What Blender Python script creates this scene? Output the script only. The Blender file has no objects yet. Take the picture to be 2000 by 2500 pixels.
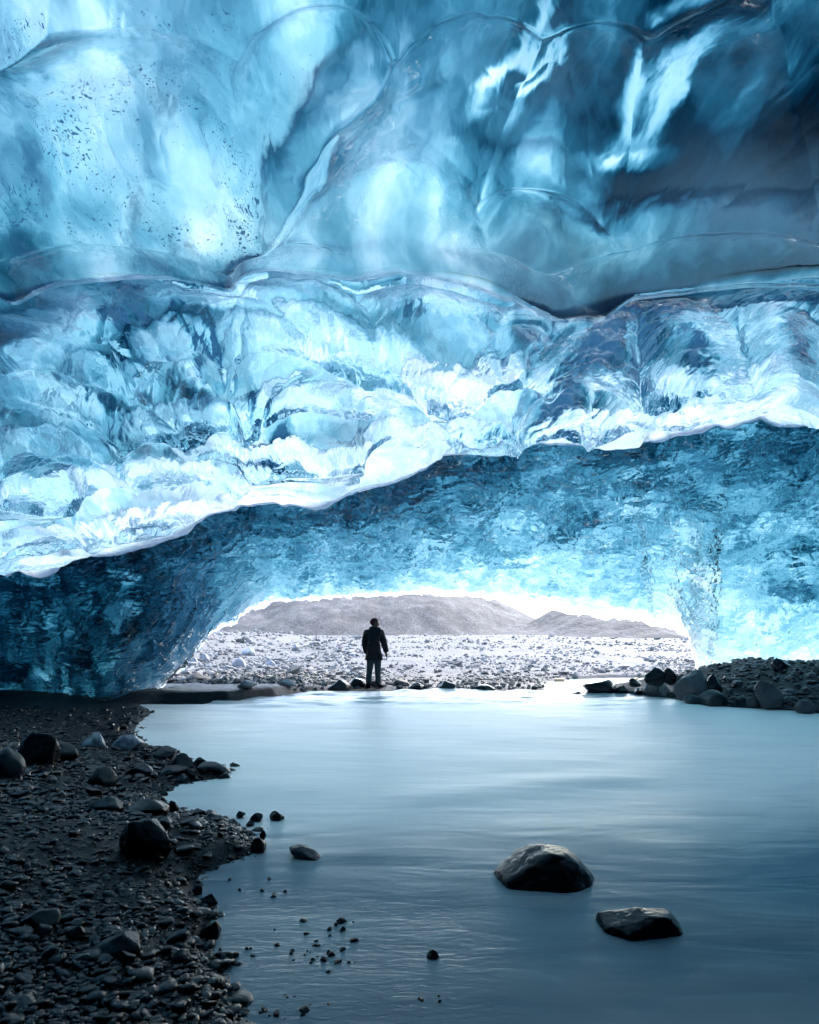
import bpy, bmesh, math, random
import numpy as np
from mathutils import Vector, Matrix, Euler

S = bpy.context.scene
COL = S.collection
F = 1500.0           # focal length in pixels of the 2000 x 2500 photograph
CX, HY, CAMZ = 1000.0, 1540.0, 1.44
rng = np.random.default_rng(11)
random.seed(5)

# ------------------------------------------------------------------ helpers
def W(px, py, Y):
    """point at distance Y in the direction of photograph pixel px, py"""
    return np.array([(px - CX) / F * Y, Y, CAMZ + (HY - py) / F * Y])

def interp(x, pts, k=1):
    p = np.array(pts, float)
    return np.interp(x, p[:, 0], p[:, k])

def smooth_interp(x, pts, k=1):
    """monotone-ish cubic (Catmull-Rom) through the points"""
    p = np.array(pts, float)
    xs, ys = p[:, 0], p[:, k]
    m = np.gradient(ys, xs)
    x = np.clip(x, xs[0], xs[-1])
    i = np.clip(np.searchsorted(xs, x) - 1, 0, len(xs) - 2)
    h = xs[i + 1] - xs[i]
    t = (x - xs[i]) / h
    return ((2*t**3 - 3*t**2 + 1) * ys[i] + (t**3 - 2*t**2 + t) * h * m[i]
            + (-2*t**3 + 3*t**2) * ys[i+1] + (t**3 - t**2) * h * m[i+1])

def sstep(a, b, x):
    t = np.clip((x - a) / (b - a), 0, 1)
    return t * t * (3 - 2 * t)

def _hash(ix, iy, iz, seed):
    h = (ix.astype(np.int64) * 374761393 + iy.astype(np.int64) * 668265263
         + iz.astype(np.int64) * 2147483647 + seed * 1274126177) & 0xFFFFFFFF
    h = ((h ^ (h >> 13)) * 1274126177) & 0xFFFFFFFF
    h = ((h ^ (h >> 15)) * 2246822519) & 0xFFFFFFFF
    h = h ^ (h >> 16)
    return (h & 0xFFFFFF).astype(np.float64) / 0xFFFFFF

def vnoise(x, y, z, seed=0):
    """value noise, -1..1"""
    x, y, z = np.broadcast_arrays(np.asarray(x, float), np.asarray(y, float), np.asarray(z, float))
    ix, iy, iz = np.floor(x), np.floor(y), np.floor(z)
    fx, fy, fz = x - ix, y - iy, z - iz
    fx, fy, fz = [f*f*f*(f*(f*6-15)+10) for f in (fx, fy, fz)]
    r = 0
    for dx in (0, 1):
        wx = fx if dx else 1 - fx
        for dy in (0, 1):
            wy = fy if dy else 1 - fy
            for dz in (0, 1):
                wz = fz if dz else 1 - fz
                r = r + wx*wy*wz*_hash(ix+dx, iy+dy, iz+dz, seed)
    return r * 2 - 1

def fbm(x, y, z, seed=0, oct=4, gain=.5):
    r, a, f, tot = 0, 1.0, 1.0, 0
    for o in range(oct):
        r = r + a * vnoise(x*f + 17.3*o, y*f - 9.1*o, z*f + 4.7*o, seed + o)
        tot += a; a *= gain; f *= 2.03
    return r / tot

def worley(x, y, seed=0):
    """F1, F2 (distances) and a random number per nearest cell"""
    ix, iy = np.floor(x), np.floor(y)
    f1 = np.full(x.shape, 9.0); f2 = np.full(x.shape, 9.0); rid = np.zeros(x.shape)
    z0 = np.zeros_like(ix)
    for dx in (-1, 0, 1):
        for dy in (-1, 0, 1):
            cx, cy = ix + dx, iy + dy
            qx = cx + .1 + .8*_hash(cx, cy, z0, seed); qy = cy + .1 + .8*_hash(cx, cy, z0 + 7, seed)
            d = np.hypot(x - qx, y - qy)
            near = d < f1
            f2 = np.where(near, f1, np.minimum(f2, d))
            rid = np.where(near, _hash(cx, cy, z0 + 13, seed), rid)
            f1 = np.where(near, d, f1)
    return f1, f2, rid

def mesh_from(name, V, Fq, smooth=True, attrs=None, mats=(), mat_index=None):
    me = bpy.data.meshes.new(name)
    V = np.ascontiguousarray(V.reshape(-1, 3), dtype=np.float32)
    Fq = np.ascontiguousarray(Fq, dtype=np.int32)
    n = Fq.shape[1]
    me.vertices.add(len(V)); me.vertices.foreach_set('co', V.ravel())
    me.loops.add(Fq.size); me.loops.foreach_set('vertex_index', Fq.ravel())
    me.polygons.add(len(Fq))
    me.polygons.foreach_set('loop_start', np.arange(0, Fq.size, n, dtype=np.int32))
    me.polygons.foreach_set('loop_total', np.full(len(Fq), n, dtype=np.int32))
    me.update(calc_edges=True)
    me.polygons.foreach_set('use_smooth', np.full(len(Fq), smooth, dtype=bool))
    for k, a in (attrs or {}).items():
        at = me.attributes.new(k, 'FLOAT', 'POINT')
        at.data.foreach_set('value', np.ascontiguousarray(a.ravel(), dtype=np.float32))
    for m in mats: me.materials.append(m)
    if mat_index is not None:
        me.polygons.foreach_set('material_index', np.ascontiguousarray(mat_index, dtype=np.int32))
    me.update()
    return me

def grid_faces(nr, nc, flip=False):
    i = np.arange(nr*nc).reshape(nr, nc)
    q = np.stack([i[:-1, :-1], i[:-1, 1:], i[1:, 1:], i[1:, :-1]], -1).reshape(-1, 4)
    return q[:, ::-1] if flip else q

def obj(name, me, parent=None, loc=None):
    o = bpy.data.objects.new(name, me); COL.objects.link(o)
    if parent is not None: o.parent = parent
    if loc is not None: o.location = loc
    return o

def tag(o, label=None, cat=None, group=None, kind=None):
    if label: o['label'] = label
    if cat: o['category'] = cat
    if group: o['group'] = group
    if kind: o['kind'] = kind
    return o

def grid_normals(P):
    du = np.gradient(P, axis=1); dv = np.gradient(P, axis=0)
    n = np.cross(du, dv)
    return n / np.maximum(np.linalg.norm(n, axis=2, keepdims=True), 1e-9)

# ------------------------------------------------------------------ materials
class NT:
    def __init__(self, name):
        self.m = bpy.data.materials.new(name); self.m.use_nodes = True
        self.t = self.m.node_tree; self.t.nodes.clear()
        self.out = self.t.nodes.new('ShaderNodeOutputMaterial')
    def n(self, typ, **kw):
        nd = self.t.nodes.new('ShaderNode' + typ)
        for k, v in kw.items():
            if k.startswith('in_'):
                key = k[3:]
                key = int(key) if key.isdigit() else key.replace('_', ' ')
                self.set(nd, key, v)
            else: setattr(nd, k, v)
        return nd
    def set(self, nd, key, v):
        s = nd.inputs[key]
        if isinstance(v, bpy.types.NodeSocket): self.t.links.new(v, s)
        elif isinstance(v, bpy.types.Node): self.t.links.new(v.outputs[0], s)
        else: s.default_value = v
    def math(self, op, a, b=0.0, clamp=False):
        nd = self.n('Math', operation=op, use_clamp=clamp)
        self.set(nd, 0, a); self.set(nd, 1, b); return nd.outputs[0]
    def ramp(self, fac, stops, interp='LINEAR'):
        nd = self.n('ValToRGB'); nd.color_ramp.interpolation = interp
        e = nd.color_ramp.elements
        while len(e) < len(stops): e.new(0.5)
        for el, (p, c) in zip(e, stops):
            el.position = p; el.color = (c[0], c[1], c[2], 1) if hasattr(c, '__len__') else (c, c, c, 1)
        self.set(nd, 0, fac); return nd.outputs[0]
    def noise(self, vec, scale, detail=4, rough=.55, dist=0.0):
        nd = self.n('TexNoise'); self.set(nd, 'Vector', vec)
        nd.inputs['Scale'].default_value = scale; nd.inputs['Detail'].default_value = detail
        nd.inputs['Roughness'].default_value = rough; nd.inputs['Distortion'].default_value = dist
        return nd.outputs[0]
    def mapping(self, vec, scale=(1, 1, 1), rot=(0, 0, 0), loc=(0, 0, 0)):
        nd = self.n('Mapping'); self.set(nd, 'Vector', vec)
        nd.inputs['Scale'].default_value = scale; nd.inputs['Rotation'].default_value = rot
        nd.inputs['Location'].default_value = loc
        return nd.outputs[0]
    def mix(self, fac, a, b):
        nd = self.n('Mix', data_type='RGBA')
        self.set(nd, 0, fac); self.set(nd, 6, a); self.set(nd, 7, b); return nd.outputs[2]
    def surf(self, s): self.t.links.new(s if isinstance(s, bpy.types.NodeSocket) else s.outputs[0], self.out.inputs['Surface'])
    def bump(self, h, strength, dist, normal=None):
        nd = self.n('Bump'); nd.inputs['Strength'].default_value = strength; nd.inputs['Distance'].default_value = dist
        self.set(nd, 'Height', h)
        if normal is not None: self.set(nd, 'Normal', normal)
        return nd.outputs[0]

ABS = (1.10, .580, .445)       # absorption of glacier ice per metre-like unit: red goes first
TMAX = 8.0
CLEAR = .325               # share of the daylight that the thinnest ice lets through
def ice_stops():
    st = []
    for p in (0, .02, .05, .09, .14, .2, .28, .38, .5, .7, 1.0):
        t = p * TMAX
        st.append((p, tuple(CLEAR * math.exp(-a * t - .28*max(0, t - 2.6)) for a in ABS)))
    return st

def mat_ice_core():
    """milky inner ice: light from the sky comes through it, tinted by a hand-set depth"""
    T = NT('inner_ice')
    pos = T.n('NewGeometry').outputs['Position']
    th = T.n('Attribute', attribute_name='thick').outputs['Fac']
    sed = T.n('Attribute', attribute_name='sediment').outputs['Fac']
    wob = T.n('TexNoise'); T.set(wob, 'Vector', pos); wob.inputs['Scale'].default_value = 1.3; wob.inputs['Detail'].default_value = 2
    wv = T.n('VectorMath', operation='SCALE'); T.set(wv, 0, wob.outputs['Color']); wv.inputs['Scale'].default_value = .55
    wp = T.n('VectorMath', operation='ADD'); T.set(wp, 0, pos); T.set(wp, 1, wv.outputs[0])
    st = T.mapping(wp.outputs[0], (2.2, 1.1, 1.6), (0, 0, .85))
    n1 = T.noise(st, 1.35, 4, .52)
    n2 = T.noise(T.mapping(wp.outputs[0], (5.0, 1.8, 3), (0, 0, .8)), 1.5, 6, .62, .0)
    n3 = T.noise(T.mapping(wp.outputs[0], (1, 1, 1), (0, 0, 0), (5, 2, 1)), .9, 3, .5)
    v = T.math('ADD', T.math('MULTIPLY', T.math('SUBTRACT', n1, .5), 2.6), T.math('MULTIPLY', T.math('SUBTRACT', n2, .5), 1.0))
    v = T.math('ADD', v, T.math('MULTIPLY', T.math('SUBTRACT', n3, .5), 1.6))
    # tint depth varies in proportion to itself
    amp = T.math('ADD', T.math('MULTIPLY', th, .72), .12)
    t = T.math('ADD', th, T.math('MULTIPLY', v, amp))
    # thin clear fracture veins
    vr = T.n('TexVoronoi', feature='DISTANCE_TO_EDGE'); T.set(vr, 'Vector', T.mapping(wp.outputs[0], (1.6, .8, 1.2), (0, 0, .4))); vr.inputs['Scale'].default_value = 1.6
    vein = T.ramp(vr.outputs[0], [(0, 1.0), (.035, .0), (1, 0)])
    t = T.math('ADD', t, T.math('MULTIPLY', T.math('MULTIPLY', vein, n2), .22))
    t = T.math('MAXIMUM', t, T.math('ADD', T.math('MULTIPLY', th, .22), .02))
    col = T.ramp(T.math('DIVIDE', t, TMAX), ice_stops())
    # sediment: clustered dark grains and wisps frozen in the ice
    vo = T.n('TexVoronoi'); T.set(vo, 'Vector', T.mapping(wp.outputs[0], (1.5, .8, 1.0), (0, 0, .5))); vo.inputs['Scale'].default_value = 34
    clus = T.noise(T.mapping(pos, (2.0, 1.0, 1.5), (0, 0, .5)), 1.5, 4, .6)
    thr = T.math('MULTIPLY', T.math('SUBTRACT', T.math('ADD', clus, T.math('MULTIPLY', sed, .42)), .62), 3.0, clamp=True)
    vo2 = T.n('TexVoronoi'); T.set(vo2, 'Vector', T.mapping(wp.outputs[0], (1.3, .8, 1.0), (0, 0, .5), (2, 5, 1))); vo2.inputs['Scale'].default_value = 78
    dot = T.math('LESS_THAN', T.math('MINIMUM', vo.outputs['Distance'], T.math('MULTIPLY', vo2.outputs['Distance'], 1.15)), T.math('MULTIPLY', thr, .40))
    wisp = T.ramp(T.math('ADD', T.math('MULTIPLY', sed, .19), T.noise(T.mapping(wp.outputs[0], (3.0, .8, 2.0), (0, 0, .5), (3, 1, 7)), 1.7, 6, .68)), [(0, 0), (.64, 0), (.76, 1), (1, 1)])
    d = T.math('MAXIMUM', T.math('MULTIPLY', dot, .95), T.math('MULTIPLY', wisp, T.math('MULTIPLY', sed, .85)), clamp=True)
    col = T.mix(d, col, (.006, .026, .05, 1))
    grey_tint = T.n('Attribute', attribute_name='grey_tint').outputs['Fac']
    col = T.mix(T.math('MULTIPLY', grey_tint, T.math('ADD', .35, T.math('MULTIPLY', n1, .9)), clamp=True), col, (.018, .040, .058, 1))
    tr = T.n('BsdfTranslucent'); T.set(tr, 'Color', col)
    T.surf(tr)
    return T.m

def mat_ice_skin(name, rough, scale, strength, dist, scal=None):
    T = NT(name)
    pos = T.n('NewGeometry').outputs['Position']
    rip = T.n('Attribute', attribute_name='ripple').outputs['Fac']
    h = T.noise(T.mapping(pos, (1.5, .75, 1.2), (0, 0, .5)), scale, 3, .5, 1.4)
    h2 = T.noise(T.mapping(pos, (1.6, .8, 1), (0, 0, .4), (3, 3, 3)), scale*3.1, 2, .5, .8)
    hh = T.math('ADD', h, T.math('MULTIPLY', h2, .25))
    if scal:                                   # small melt scallops with sharp rims
        wn = T.n('TexNoise'); T.set(wn, 'Vector', pos); wn.inputs['Scale'].default_value = 2.2; wn.inputs['Detail'].default_value = 3
        ws = T.n('VectorMath', operation='SCALE'); T.set(ws, 0, wn.outputs['Color']); ws.inputs['Scale'].default_value = .55
        wa = T.n('VectorMath', operation='ADD'); T.set(wa, 0, pos); T.set(wa, 1, ws.outputs[0])
        for k, (sc, am) in enumerate(scal):
            vo = T.n('TexVoronoi'); T.set(vo, 'Vector', T.mapping(wa.outputs[0], (.42, .9, 1.7), (0, -.35, .25), (k, k, 0))); vo.inputs['Scale'].default_value = sc
            d = vo.outputs['Distance']
            hh = T.math('ADD', hh, T.math('MULTIPLY', T.math('MULTIPLY', d, d), am))
    hh = T.math('MULTIPLY', hh, rip)
    g = T.n('BsdfGlass'); g.inputs['IOR'].default_value = 1.40; g.inputs['Roughness'].default_value = rough
    g.inputs['Color'].default_value = (.97, .99, 1, 1)
    T.set(g, 'Normal', T.bump(hh, strength, dist))
    T.surf(g)
    return T.m

def mat_rock(name, base, dark, rough=.55, spec=.5, wet=False, scale=7.0, bump=.5, dist=.03):
    T = NT(name)
    tc = T.n('TexCoord').outputs['Object']
    inf = T.n('ObjectInfo').outputs['Random']
    off = T.n('VectorMath', operation='ADD'); T.set(off, 0, tc)
    cx = T.n('CombineXYZ'); T.set(cx, 0, T.math('MULTIPLY', inf, 37.0)); T.set(cx, 1, T.math('MULTIPLY', inf, 91.0))
    T.set(off, 1, cx.outputs[0])
    p = off.outputs[0]
    n1 = T.noise(p, scale, 8, .65); n2 = T.noise(p, scale*.35, 4, .5); n3 = T.noise(p, scale*6, 4, .7)
    f = T.math('ADD', T.math('MULTIPLY', n1, .6), T.math('MULTIPLY', n3, .4))
    c = T.mix(T.ramp(f, [(.3, 0), (.72, 1)]), dark + (1,), base + (1,))
    c = T.mix(T.ramp(n2, [(.42, 0), (.7, .5)]), c, tuple(b*1.35 for b in base) + (1,))
    v = T.math('ADD', .65, T.math('MULTIPLY', inf, .7))
    hs = T.n('HueSaturation'); T.set(hs, 'Color', c); T.set(hs, 'Value', v)
    b = T.n('BsdfPrincipled'); T.set(b, 'Base Color', hs.outputs[0])
    if wet:
        T.set(b, 'Roughness', T.ramp(n1, [(.3, rough*.6), (.7, rough*1.5)]))
    else: b.inputs['Roughness'].default_value = rough
    b.inputs['Specular IOR Level'].default_value = spec
    hgt = T.math('ADD', T.math('MULTIPLY', n1, .7), T.math('MULTIPLY', n3, .25))
    T.set(b, 'Normal', T.bump(hgt, bump, dist))
    T.surf(b)
    return T.m

def mat_stones_vary(name, base, dark, rough, spec, bump_scale=20, bump=.3):
    """many small stones in one mesh: each stone carries its own tone"""
    T = NT(name)
    pos = T.n('NewGeometry').outputs['Position']
    tone = T.n('Attribute', attribute_name='tone').outputs['Fac']
    n = T.noise(pos, bump_scale, 5, .65)
    c = T.mix(T.math('ADD', T.math('MULTIPLY', tone, .75), T.math('MULTIPLY', T.math('SUBTRACT', n, .5), .9), clamp=True), dark + (1,), base + (1,))
    b = T.n('BsdfPrincipled'); T.set(b, 'Base Color', c)
    b.inputs['Roughness'].default_value = rough; b.inputs['Specular IOR Level'].default_value = spec
    T.set(b, 'Normal', T.bump(n, bump, .02))
    T.surf(b)
    return T.m

def mat_ground():
    T = NT('ground')
    pos = T.n('NewGeometry').outputs['Position']
    wet = T.n('Attribute', attribute_name='wet').outputs['Fac']
    n = T.noise(pos, 9, 8, .7); n2 = T.noise(pos, .8, 5, .6); n3 = T.noise(pos, 45, 3, .7)
    f = T.math('ADD', T.math('MULTIPLY', n, .45), T.math('ADD', T.math('MULTIPLY', n2, .3), T.math('MULTIPLY', n3, .25)))
    dry = T.ramp(f, [(.3, (.045, .046, .050)), (.5, (.105, .106, .110)), (.68, (.20, .20, .20))])
    wtc = T.ramp(f, [(.3, (.003, .004, .005)), (.55, (.008, .010, .012)), (.72, (.020, .023, .027))])
    b = T.n('BsdfPrincipled'); T.set(b, 'Base Color', T.mix(wet, dry, wtc))
    T.set(b, 'Roughness', T.math('SUBTRACT', .85, T.math('MULTIPLY', wet, .35))); b.inputs['Specular IOR Level'].default_value = .25
    T.set(b, 'Normal', T.bump(T.math('ADD', n, T.math('MULTIPLY', n3, .5)), .7, .05))
    T.surf(b); return T.m

def mat_hill():
    T = NT('hill_scree')
    pos = T.n('NewGeometry').outputs['Position']
    hp = T.mapping(pos, (1, .22, 1.6)); n = T.noise(hp, .5, 10, .75); n2 = T.noise(T.mapping(pos, (.12, .12, .02)), 1, 5, .6); n3 = T.noise(hp, 2.6, 4, .8)
    f = T.math('ADD', T.math('MULTIPLY', n, .45), T.math('ADD', T.math('MULTIPLY', n2, .2), T.math('MULTIPLY', n3, .35)))
    c = T.ramp(f, [(.40, (.012, .013, .017)), (.5, (.036, .038, .045)), (.60, (.100, .102, .110))])
    b = T.n('BsdfPrincipled'); T.set(b, 'Base Color', c); b.inputs['Roughness'].default_value = .9
    T.set(b, 'Normal', T.bump(f, .9, .8))
    T.surf(b); return T.m

def mat_water():
    T = NT('glacial_water')
    pos = T.n('NewGeometry').outputs['Position']
    foam_sheen = T.n('Attribute', attribute_name='foam_sheen').outputs['Fac']
    near = T.n('Attribute', attribute_name='ripple').outputs['Fac']
    flow = T.mapping(pos, (.55, 2.6, 1), (0, 0, .12))
    n1 = T.noise(flow, .8, 4, .5, 1.0)
    n2 = T.noise(T.mapping(pos, (.9, 3.2, 1), (0, 0, .25)), 1.3, 4, .5, 1.2)
    streak = T.math('ADD', T.math('MULTIPLY', n1, .65), T.math('MULTIPLY', n2, .35))
    f = T.math('ADD', foam_sheen, T.math('MULTIPLY', T.math('SUBTRACT', streak, .5), T.math('ADD', .38, T.math('MULTIPLY', foam_sheen, 1.15))), clamp=True)
    c = T.ramp(f, [(0, (.10, .18, .23)), (.35, (.46, .49, .48)), (.7, (.82, .80, .76)), (1, (.97, .94, .88))])
    b = T.n('BsdfPrincipled'); T.set(b, 'Base Color', c)
    b.inputs['IOR'].default_value = 1.33
    T.set(b, 'Roughness', T.math('ADD', .22, T.math('MULTIPLY', f, .26)))
    fine = T.noise(T.mapping(pos, (9, 30, 1), (0, 0, .1)), 1.0, 3, .55, .8)
    hgt = T.math('ADD', T.math('MULTIPLY', streak, .5), T.math('MULTIPLY', T.math('MULTIPLY', fine, near), .20))
    T.set(b, 'Normal', T.bump(hgt, .42, .07))
    T.surf(b); return T.m

def mat_simple(name, col, rough=.7, spec=.3, var=.4, scale=25, bump=.2, dist=.01, stretch=(1, 1, 1)):
    T = NT(name)
    tc = T.n('TexCoord').outputs['Object']
    n = T.noise(T.mapping(tc, stretch), scale, 5, .6)
    c = T.mix(n, tuple(x*(1-var) for x in col) + (1,), tuple(min(1, x*(1+var)) for x in col) + (1,))
    b = T.n('BsdfPrincipled'); T.set(b, 'Base Color', c)
    b.inputs['Roughness'].default_value = rough; b.inputs['Specular IOR Level'].default_value = spec
    T.set(b, 'Normal', T.bump(n, bump, dist))
    T.surf(b); return T.m

def mat_ice_chunk():
    T = NT('ice_block')
    tc = T.n('TexCoord').outputs['Object']
    n = T.noise(tc, 14, 5, .65)
    g = T.n('BsdfPrincipled'); T.set(g, 'Base Color', T.ramp(n, [(.35, (.10, .14, .18)), (.65, (.36, .42, .48))]))
    g.inputs['Roughness'].default_value = .15; g.inputs['IOR'].default_value = 1.31
    g.inputs['Transmission Weight'].default_value = .35
    T.set(g, 'Normal', T.bump(n, .6, .03))
    T.surf(g); return T.m

M_CORE = mat_ice_core()
M_SKIN = mat_ice_skin('clear_ice', .0, 2.2, .5, .09)
M_SKIN_B = mat_ice_skin('scalloped_ice', .01, 3.5, .6, .07, ((3.6, 2.2), (9.0, .45)))

# ------------------------------------------------------------------ the ice cave
# columns: dense inside the frame, coarse far to the sides
def columns(n_in):
    a = np.linspace(-1600, -120, 60, endpoint=False); b = np.linspace(-120, 2120, n_in); c = np.linspace(2120, 3600, 61)[1:]
    return np.concatenate([a, b, c])

LIP1 = [(-1600, 700), (-200, 672), (0, 690), (150, 684), (330, 672), (500, 655), (640, 650), (780, 664), (880, 660), (960, 650), (1080, 668), (1180, 690), (1330, 742), (1390, 742), (1450, 722), (1520, 700), (1620, 692), (1760, 684), (2000, 660), (2300, 650), (3600, 640)]
LIP2 = [(-1600, 1490), (-300, 1440), (0, 1396), (100, 1392), (200, 1350), (330, 1318), (430, 1285), (560, 1232), (700, 1222), (800, 1216), (850, 1190), (950, 1165), (1080, 1110), (1180, 1090), (1250, 1062), (1330, 1058), (1420, 1062), (1480, 1068), (1600, 1052), (1700, 1032), (1800, 1018), (1900, 1010), (2000, 1014), (2400, 980), (3600, 950)]
LIP2Y = [(-1600, 11.6), (0, 10.5), (1000, 9.2), (2000, 8.0), (3600, 7.0)]

# hand-placed scallops of the near ceiling: px, py, rx, ry, tilt, depth, tint offset
CELLS = [
 # A1
 (330, 230, 420, 330, -.25, .32, -.15), (60, 330, 220, 260, -.3, .25, .1), (250, 640, 300, 120, .1, .5, .5), (-150, 620, 200, 120, 0, .5, .5),
 (980, 470, 230, 330, .1, .36, -.2), (760, 60, 190, 140, -.6, .3, -.1), (1130, 170, 200, 300, .55, .34, .25), (1420, 210, 190, 280, .3, .3, .45),
 (1760, 250, 300, 330, .4, .3, .6), (1325, 480, 125, 85, .25, .55, -.15), (1750, 600, 360, 110, -.05, .3, .6), (760, 640, 180, 70, 0, .35, .35),
 (1180, 650, 200, 90, .2, .35, .3), (2080, 150, 250, 300, .2, .3, .6), (600, -120, 400, 200, 0, .3, .3), (1300, -150, 400, 200, 0, .3, .5),
]
CELLS2 = [
 (145, 815, 150, 85, .2, .34, -.1), (87, 895, 160, 55, .1, .3, -.1), (245, 745, 110, 75, .4, .36, .25), (385, 722, 110, 75, .3, .36, .45),
 (560, 735, 190, 75, .1, .33, -.05), (755, 705, 130, 55, .2, .33, -.1), (725, 855, 230, 90, .05, .30, -.05), (430, 855, 90, 75, -.2, .38, .2),
 (493, 918, 60, 50, 0, .4, .35), (250, 930, 110, 60, .3, .33, .15), (100, 985, 150, 65, .35, .3, .1), (465, 1022, 165, 62, -.1, .36, .25),
 (755, 975, 170, 60, -.1, .3, -.1), (116, 1085, 150, 42, .1, .36, .15), (377, 1068, 70, 34, 0, .36, 0), (522, 1092, 90, 38, 0, .34, 0),
 (667, 1102, 90, 38, 0, .36, .25), (930, 978, 130, 55, .1, .3, .05), (230, 1168, 140, 58, -.2, .36, -.1), (420, 1152, 160, 52, .1, .33, -.05),
 (725, 1142, 120, 36, -.1, .33, 0), (870, 1102, 120, 40, -.15, .36, -.05), (60, 1212, 90, 52, 0, .36, -.05), (175, 1288, 120, 36, -.1, .36, 0),
 (400, 1242, 140, 32, -.1, .33, -.05), (640, 1205, 110, 28, 0, .3, -.05), (60, 1362, 100, 26, 0, .3, -.05), (960, 1055, 80, 34, 0, .33, -.05),
 (1090, 748, 160, 90, .25, .33, .0), (1290, 780, 70, 65, .2, .36, .15), (1430, 805, 130, 90, -.5, .38, .35), (1700, 795, 120, 95, .3, .40, .25),
 (1905, 790, 100, 85, 0, .38, .2), (1090, 932, 170, 64, 0, .30, -.15), (1262, 905, 70, 54, .2, .36, 0), (1390, 925, 90, 54, -.4, .38, .35),
 (1550, 925, 120, 54, .1, .34, -.05), (1725, 925, 100, 48, 0, .36, .0), (1900, 895, 120, 48, -.15, .34, .15), (1465, 1005, 150, 36, -.1, .34, -.1),
 (1870, 970, 140, 38, -.2, .34, -.05), (1090, 1042, 100, 36, -.15, .3, -.1), (1170, 1072, 60, 22, -.2, .3, .05), (1680, 1000, 90, 26, -.1, .33, -.1),
]
def cell_field(px, py, Y, cells, soft=.05):
    """min over tilted-ellipse scallops: 0 in the middle of a scallop, rising to the cusp between two"""
    qs = []
    for (cx, cy, rx, ry, rot, d, o) in cells:
        c, s = math.cos(rot), math.sin(rot)
        u = ((px - cx)*c + (py - cy)*s) / rx; v = (-(px - cx)*s + (py - cy)*c) / ry
        qs.append(np.minimum(u*u + v*v, 50))
    q = np.stack(qs); best = q.min(0)
    w = np.exp(-(q - best)/soft); ws = w.sum(0)
    w2 = np.exp(-(q - best)/.16); w2s = w2.sum(0)
    h = np.minimum(best, 1.5) - soft*.6*np.log(ws)
    dep = (w2*np.array([c[5]*c[2] for c in cells])[:, None, None]).sum(0)/w2s
    off = (w2*np.array([c[6] for c in cells])[:, None, None]).sum(0)/w2s
    return h, dep * Y / F, off

def lip2(pxc):
    n = np.abs(fbm(pxc/170.0, 0*pxc, 0*pxc + 3, 211, 2)) + .5*np.abs(fbm(pxc/55.0, 0*pxc, 0*pxc, 212, 2))
    return smooth_interp(pxc, LIP2) + 17*(.28 - n)

def ice_rows(pxc, n1, n2):
    """rest surface of the near ceiling: rows of (px, Y, z) going away from the camera; also a region code per row"""
    k1 = smooth_interp(pxc, LIP1); k2 = smooth_interp(pxc, LIP2); kn = lip2(pxc) - k2; y2 = interp(pxc, LIP2Y)
    rows, reg = [], []
    def add(Y, z, r): rows.append((np.broadcast_to(Y, pxc.shape).astype(float), np.broadcast_to(z, pxc.shape).astype(float))); reg.append(r)
    for Y, z in ((-6.0, -.8), (-6.4, .6), (-6.3, 2.0), (-5.4, 3.2), (-4.0, 3.9), (-2.2, 4.15), (-.5, 4.15), (.8, 4.05)): add(Y, z, 0)
    Ytop = 1.75
    ztop = 3.8
    Yl = 3.6 + .25*np.sin(pxc/500.0)
    zl = CAMZ + (HY - k1)/F*Yl
    for t in np.linspace(0, 1, n1):
        s = t
        Y = Ytop + (Yl - Ytop)*s
        z = ztop + (zl - ztop)*s**1.35
        add(Y, z, 1)
    Ya = Yl + .22
    z7 = CAMZ + (HY - k1)/F*Ya + .03
    for t in (.2, .4, .6, .8): add(Yl + .22*t, zl + (z7 + .03 - zl)*t, 2)
    zz2 = CAMZ + (HY - k2)/F*y2
    zn = zz2 - kn/F*y2
    for t in np.linspace(0, 1, n2):
        Y = Ya + (y2 - Ya)*t
        z = z7 + (zz2 - z7)*t + .10*math.sin(t*math.pi) - kn/F*y2*t**10
        add(Y, z, 3)
    for dy, dz in ((.03, .01), (.08, .025), (.14, .045), (.22, .07)): add(y2 + dy, zn + dz, 4)
    return rows, reg, (k1, k2, y2, zz2)

EDGE = [ # s, px, py, Y of the arch's foot and of the rim of the opening, left to right
 (0, -1600, 1700, 12.6), (1, -600, 1700, 12.9), (2, 0, 1700, 12.8), (2.4, 150, 1712, 12.4), (2.75, 272, 1720, 12.1), (3.05, 345, 1692, 12.8), (3.3, 400, 1662, 13.5), (3.5, 428, 1632, 14.2),
 (3.75, 470, 1590, 15.0), (4, 520, 1545, 15.7), (4.3, 600, 1490, 16.5), (4.7, 700, 1464, 17.0), (5.2, 850, 1453, 17.3), (5.7, 1000, 1450, 17.5), (6.2, 1180, 1450, 17.5),
 (6.5, 1260, 1463, 17.4), (7, 1400, 1488, 17.2), (7.4, 1500, 1503, 17.0), (7.9, 1600, 1514, 16.8), (8.2, 1662, 1531, 16.6), (8.4, 1692, 1560, 16.45), (8.6, 1706, 1598, 16.3),
 (8.8, 1716, 1640, 16.2), (9.1, 1770, 1672, 15.8), (9.5, 1860, 1668, 15.3), (10, 2000, 1650, 14.8), (10.7, 2400, 1650, 14.0), (12, 3600, 1650, 12.5)]
def edge_s_from_col(pxc):
    """which place on the arch rim a ceiling column runs down to"""
    return interp(pxc, [(-1600, 0), (-600, 1), (-120, 1.9), (0, 2.15), (250, 2.9), (380, 3.4), (520, 4.1), (850, 5.2), (1180, 6.2), (1390, 7), (1470, 7.4), (1550, 7.9), (1610, 8.2), (1660, 8.4), (1715, 8.6), (1775, 8.8), (1850, 9.1), (1950, 9.5), (2120, 10.0), (2500, 10.7), (3600, 12)])

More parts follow.
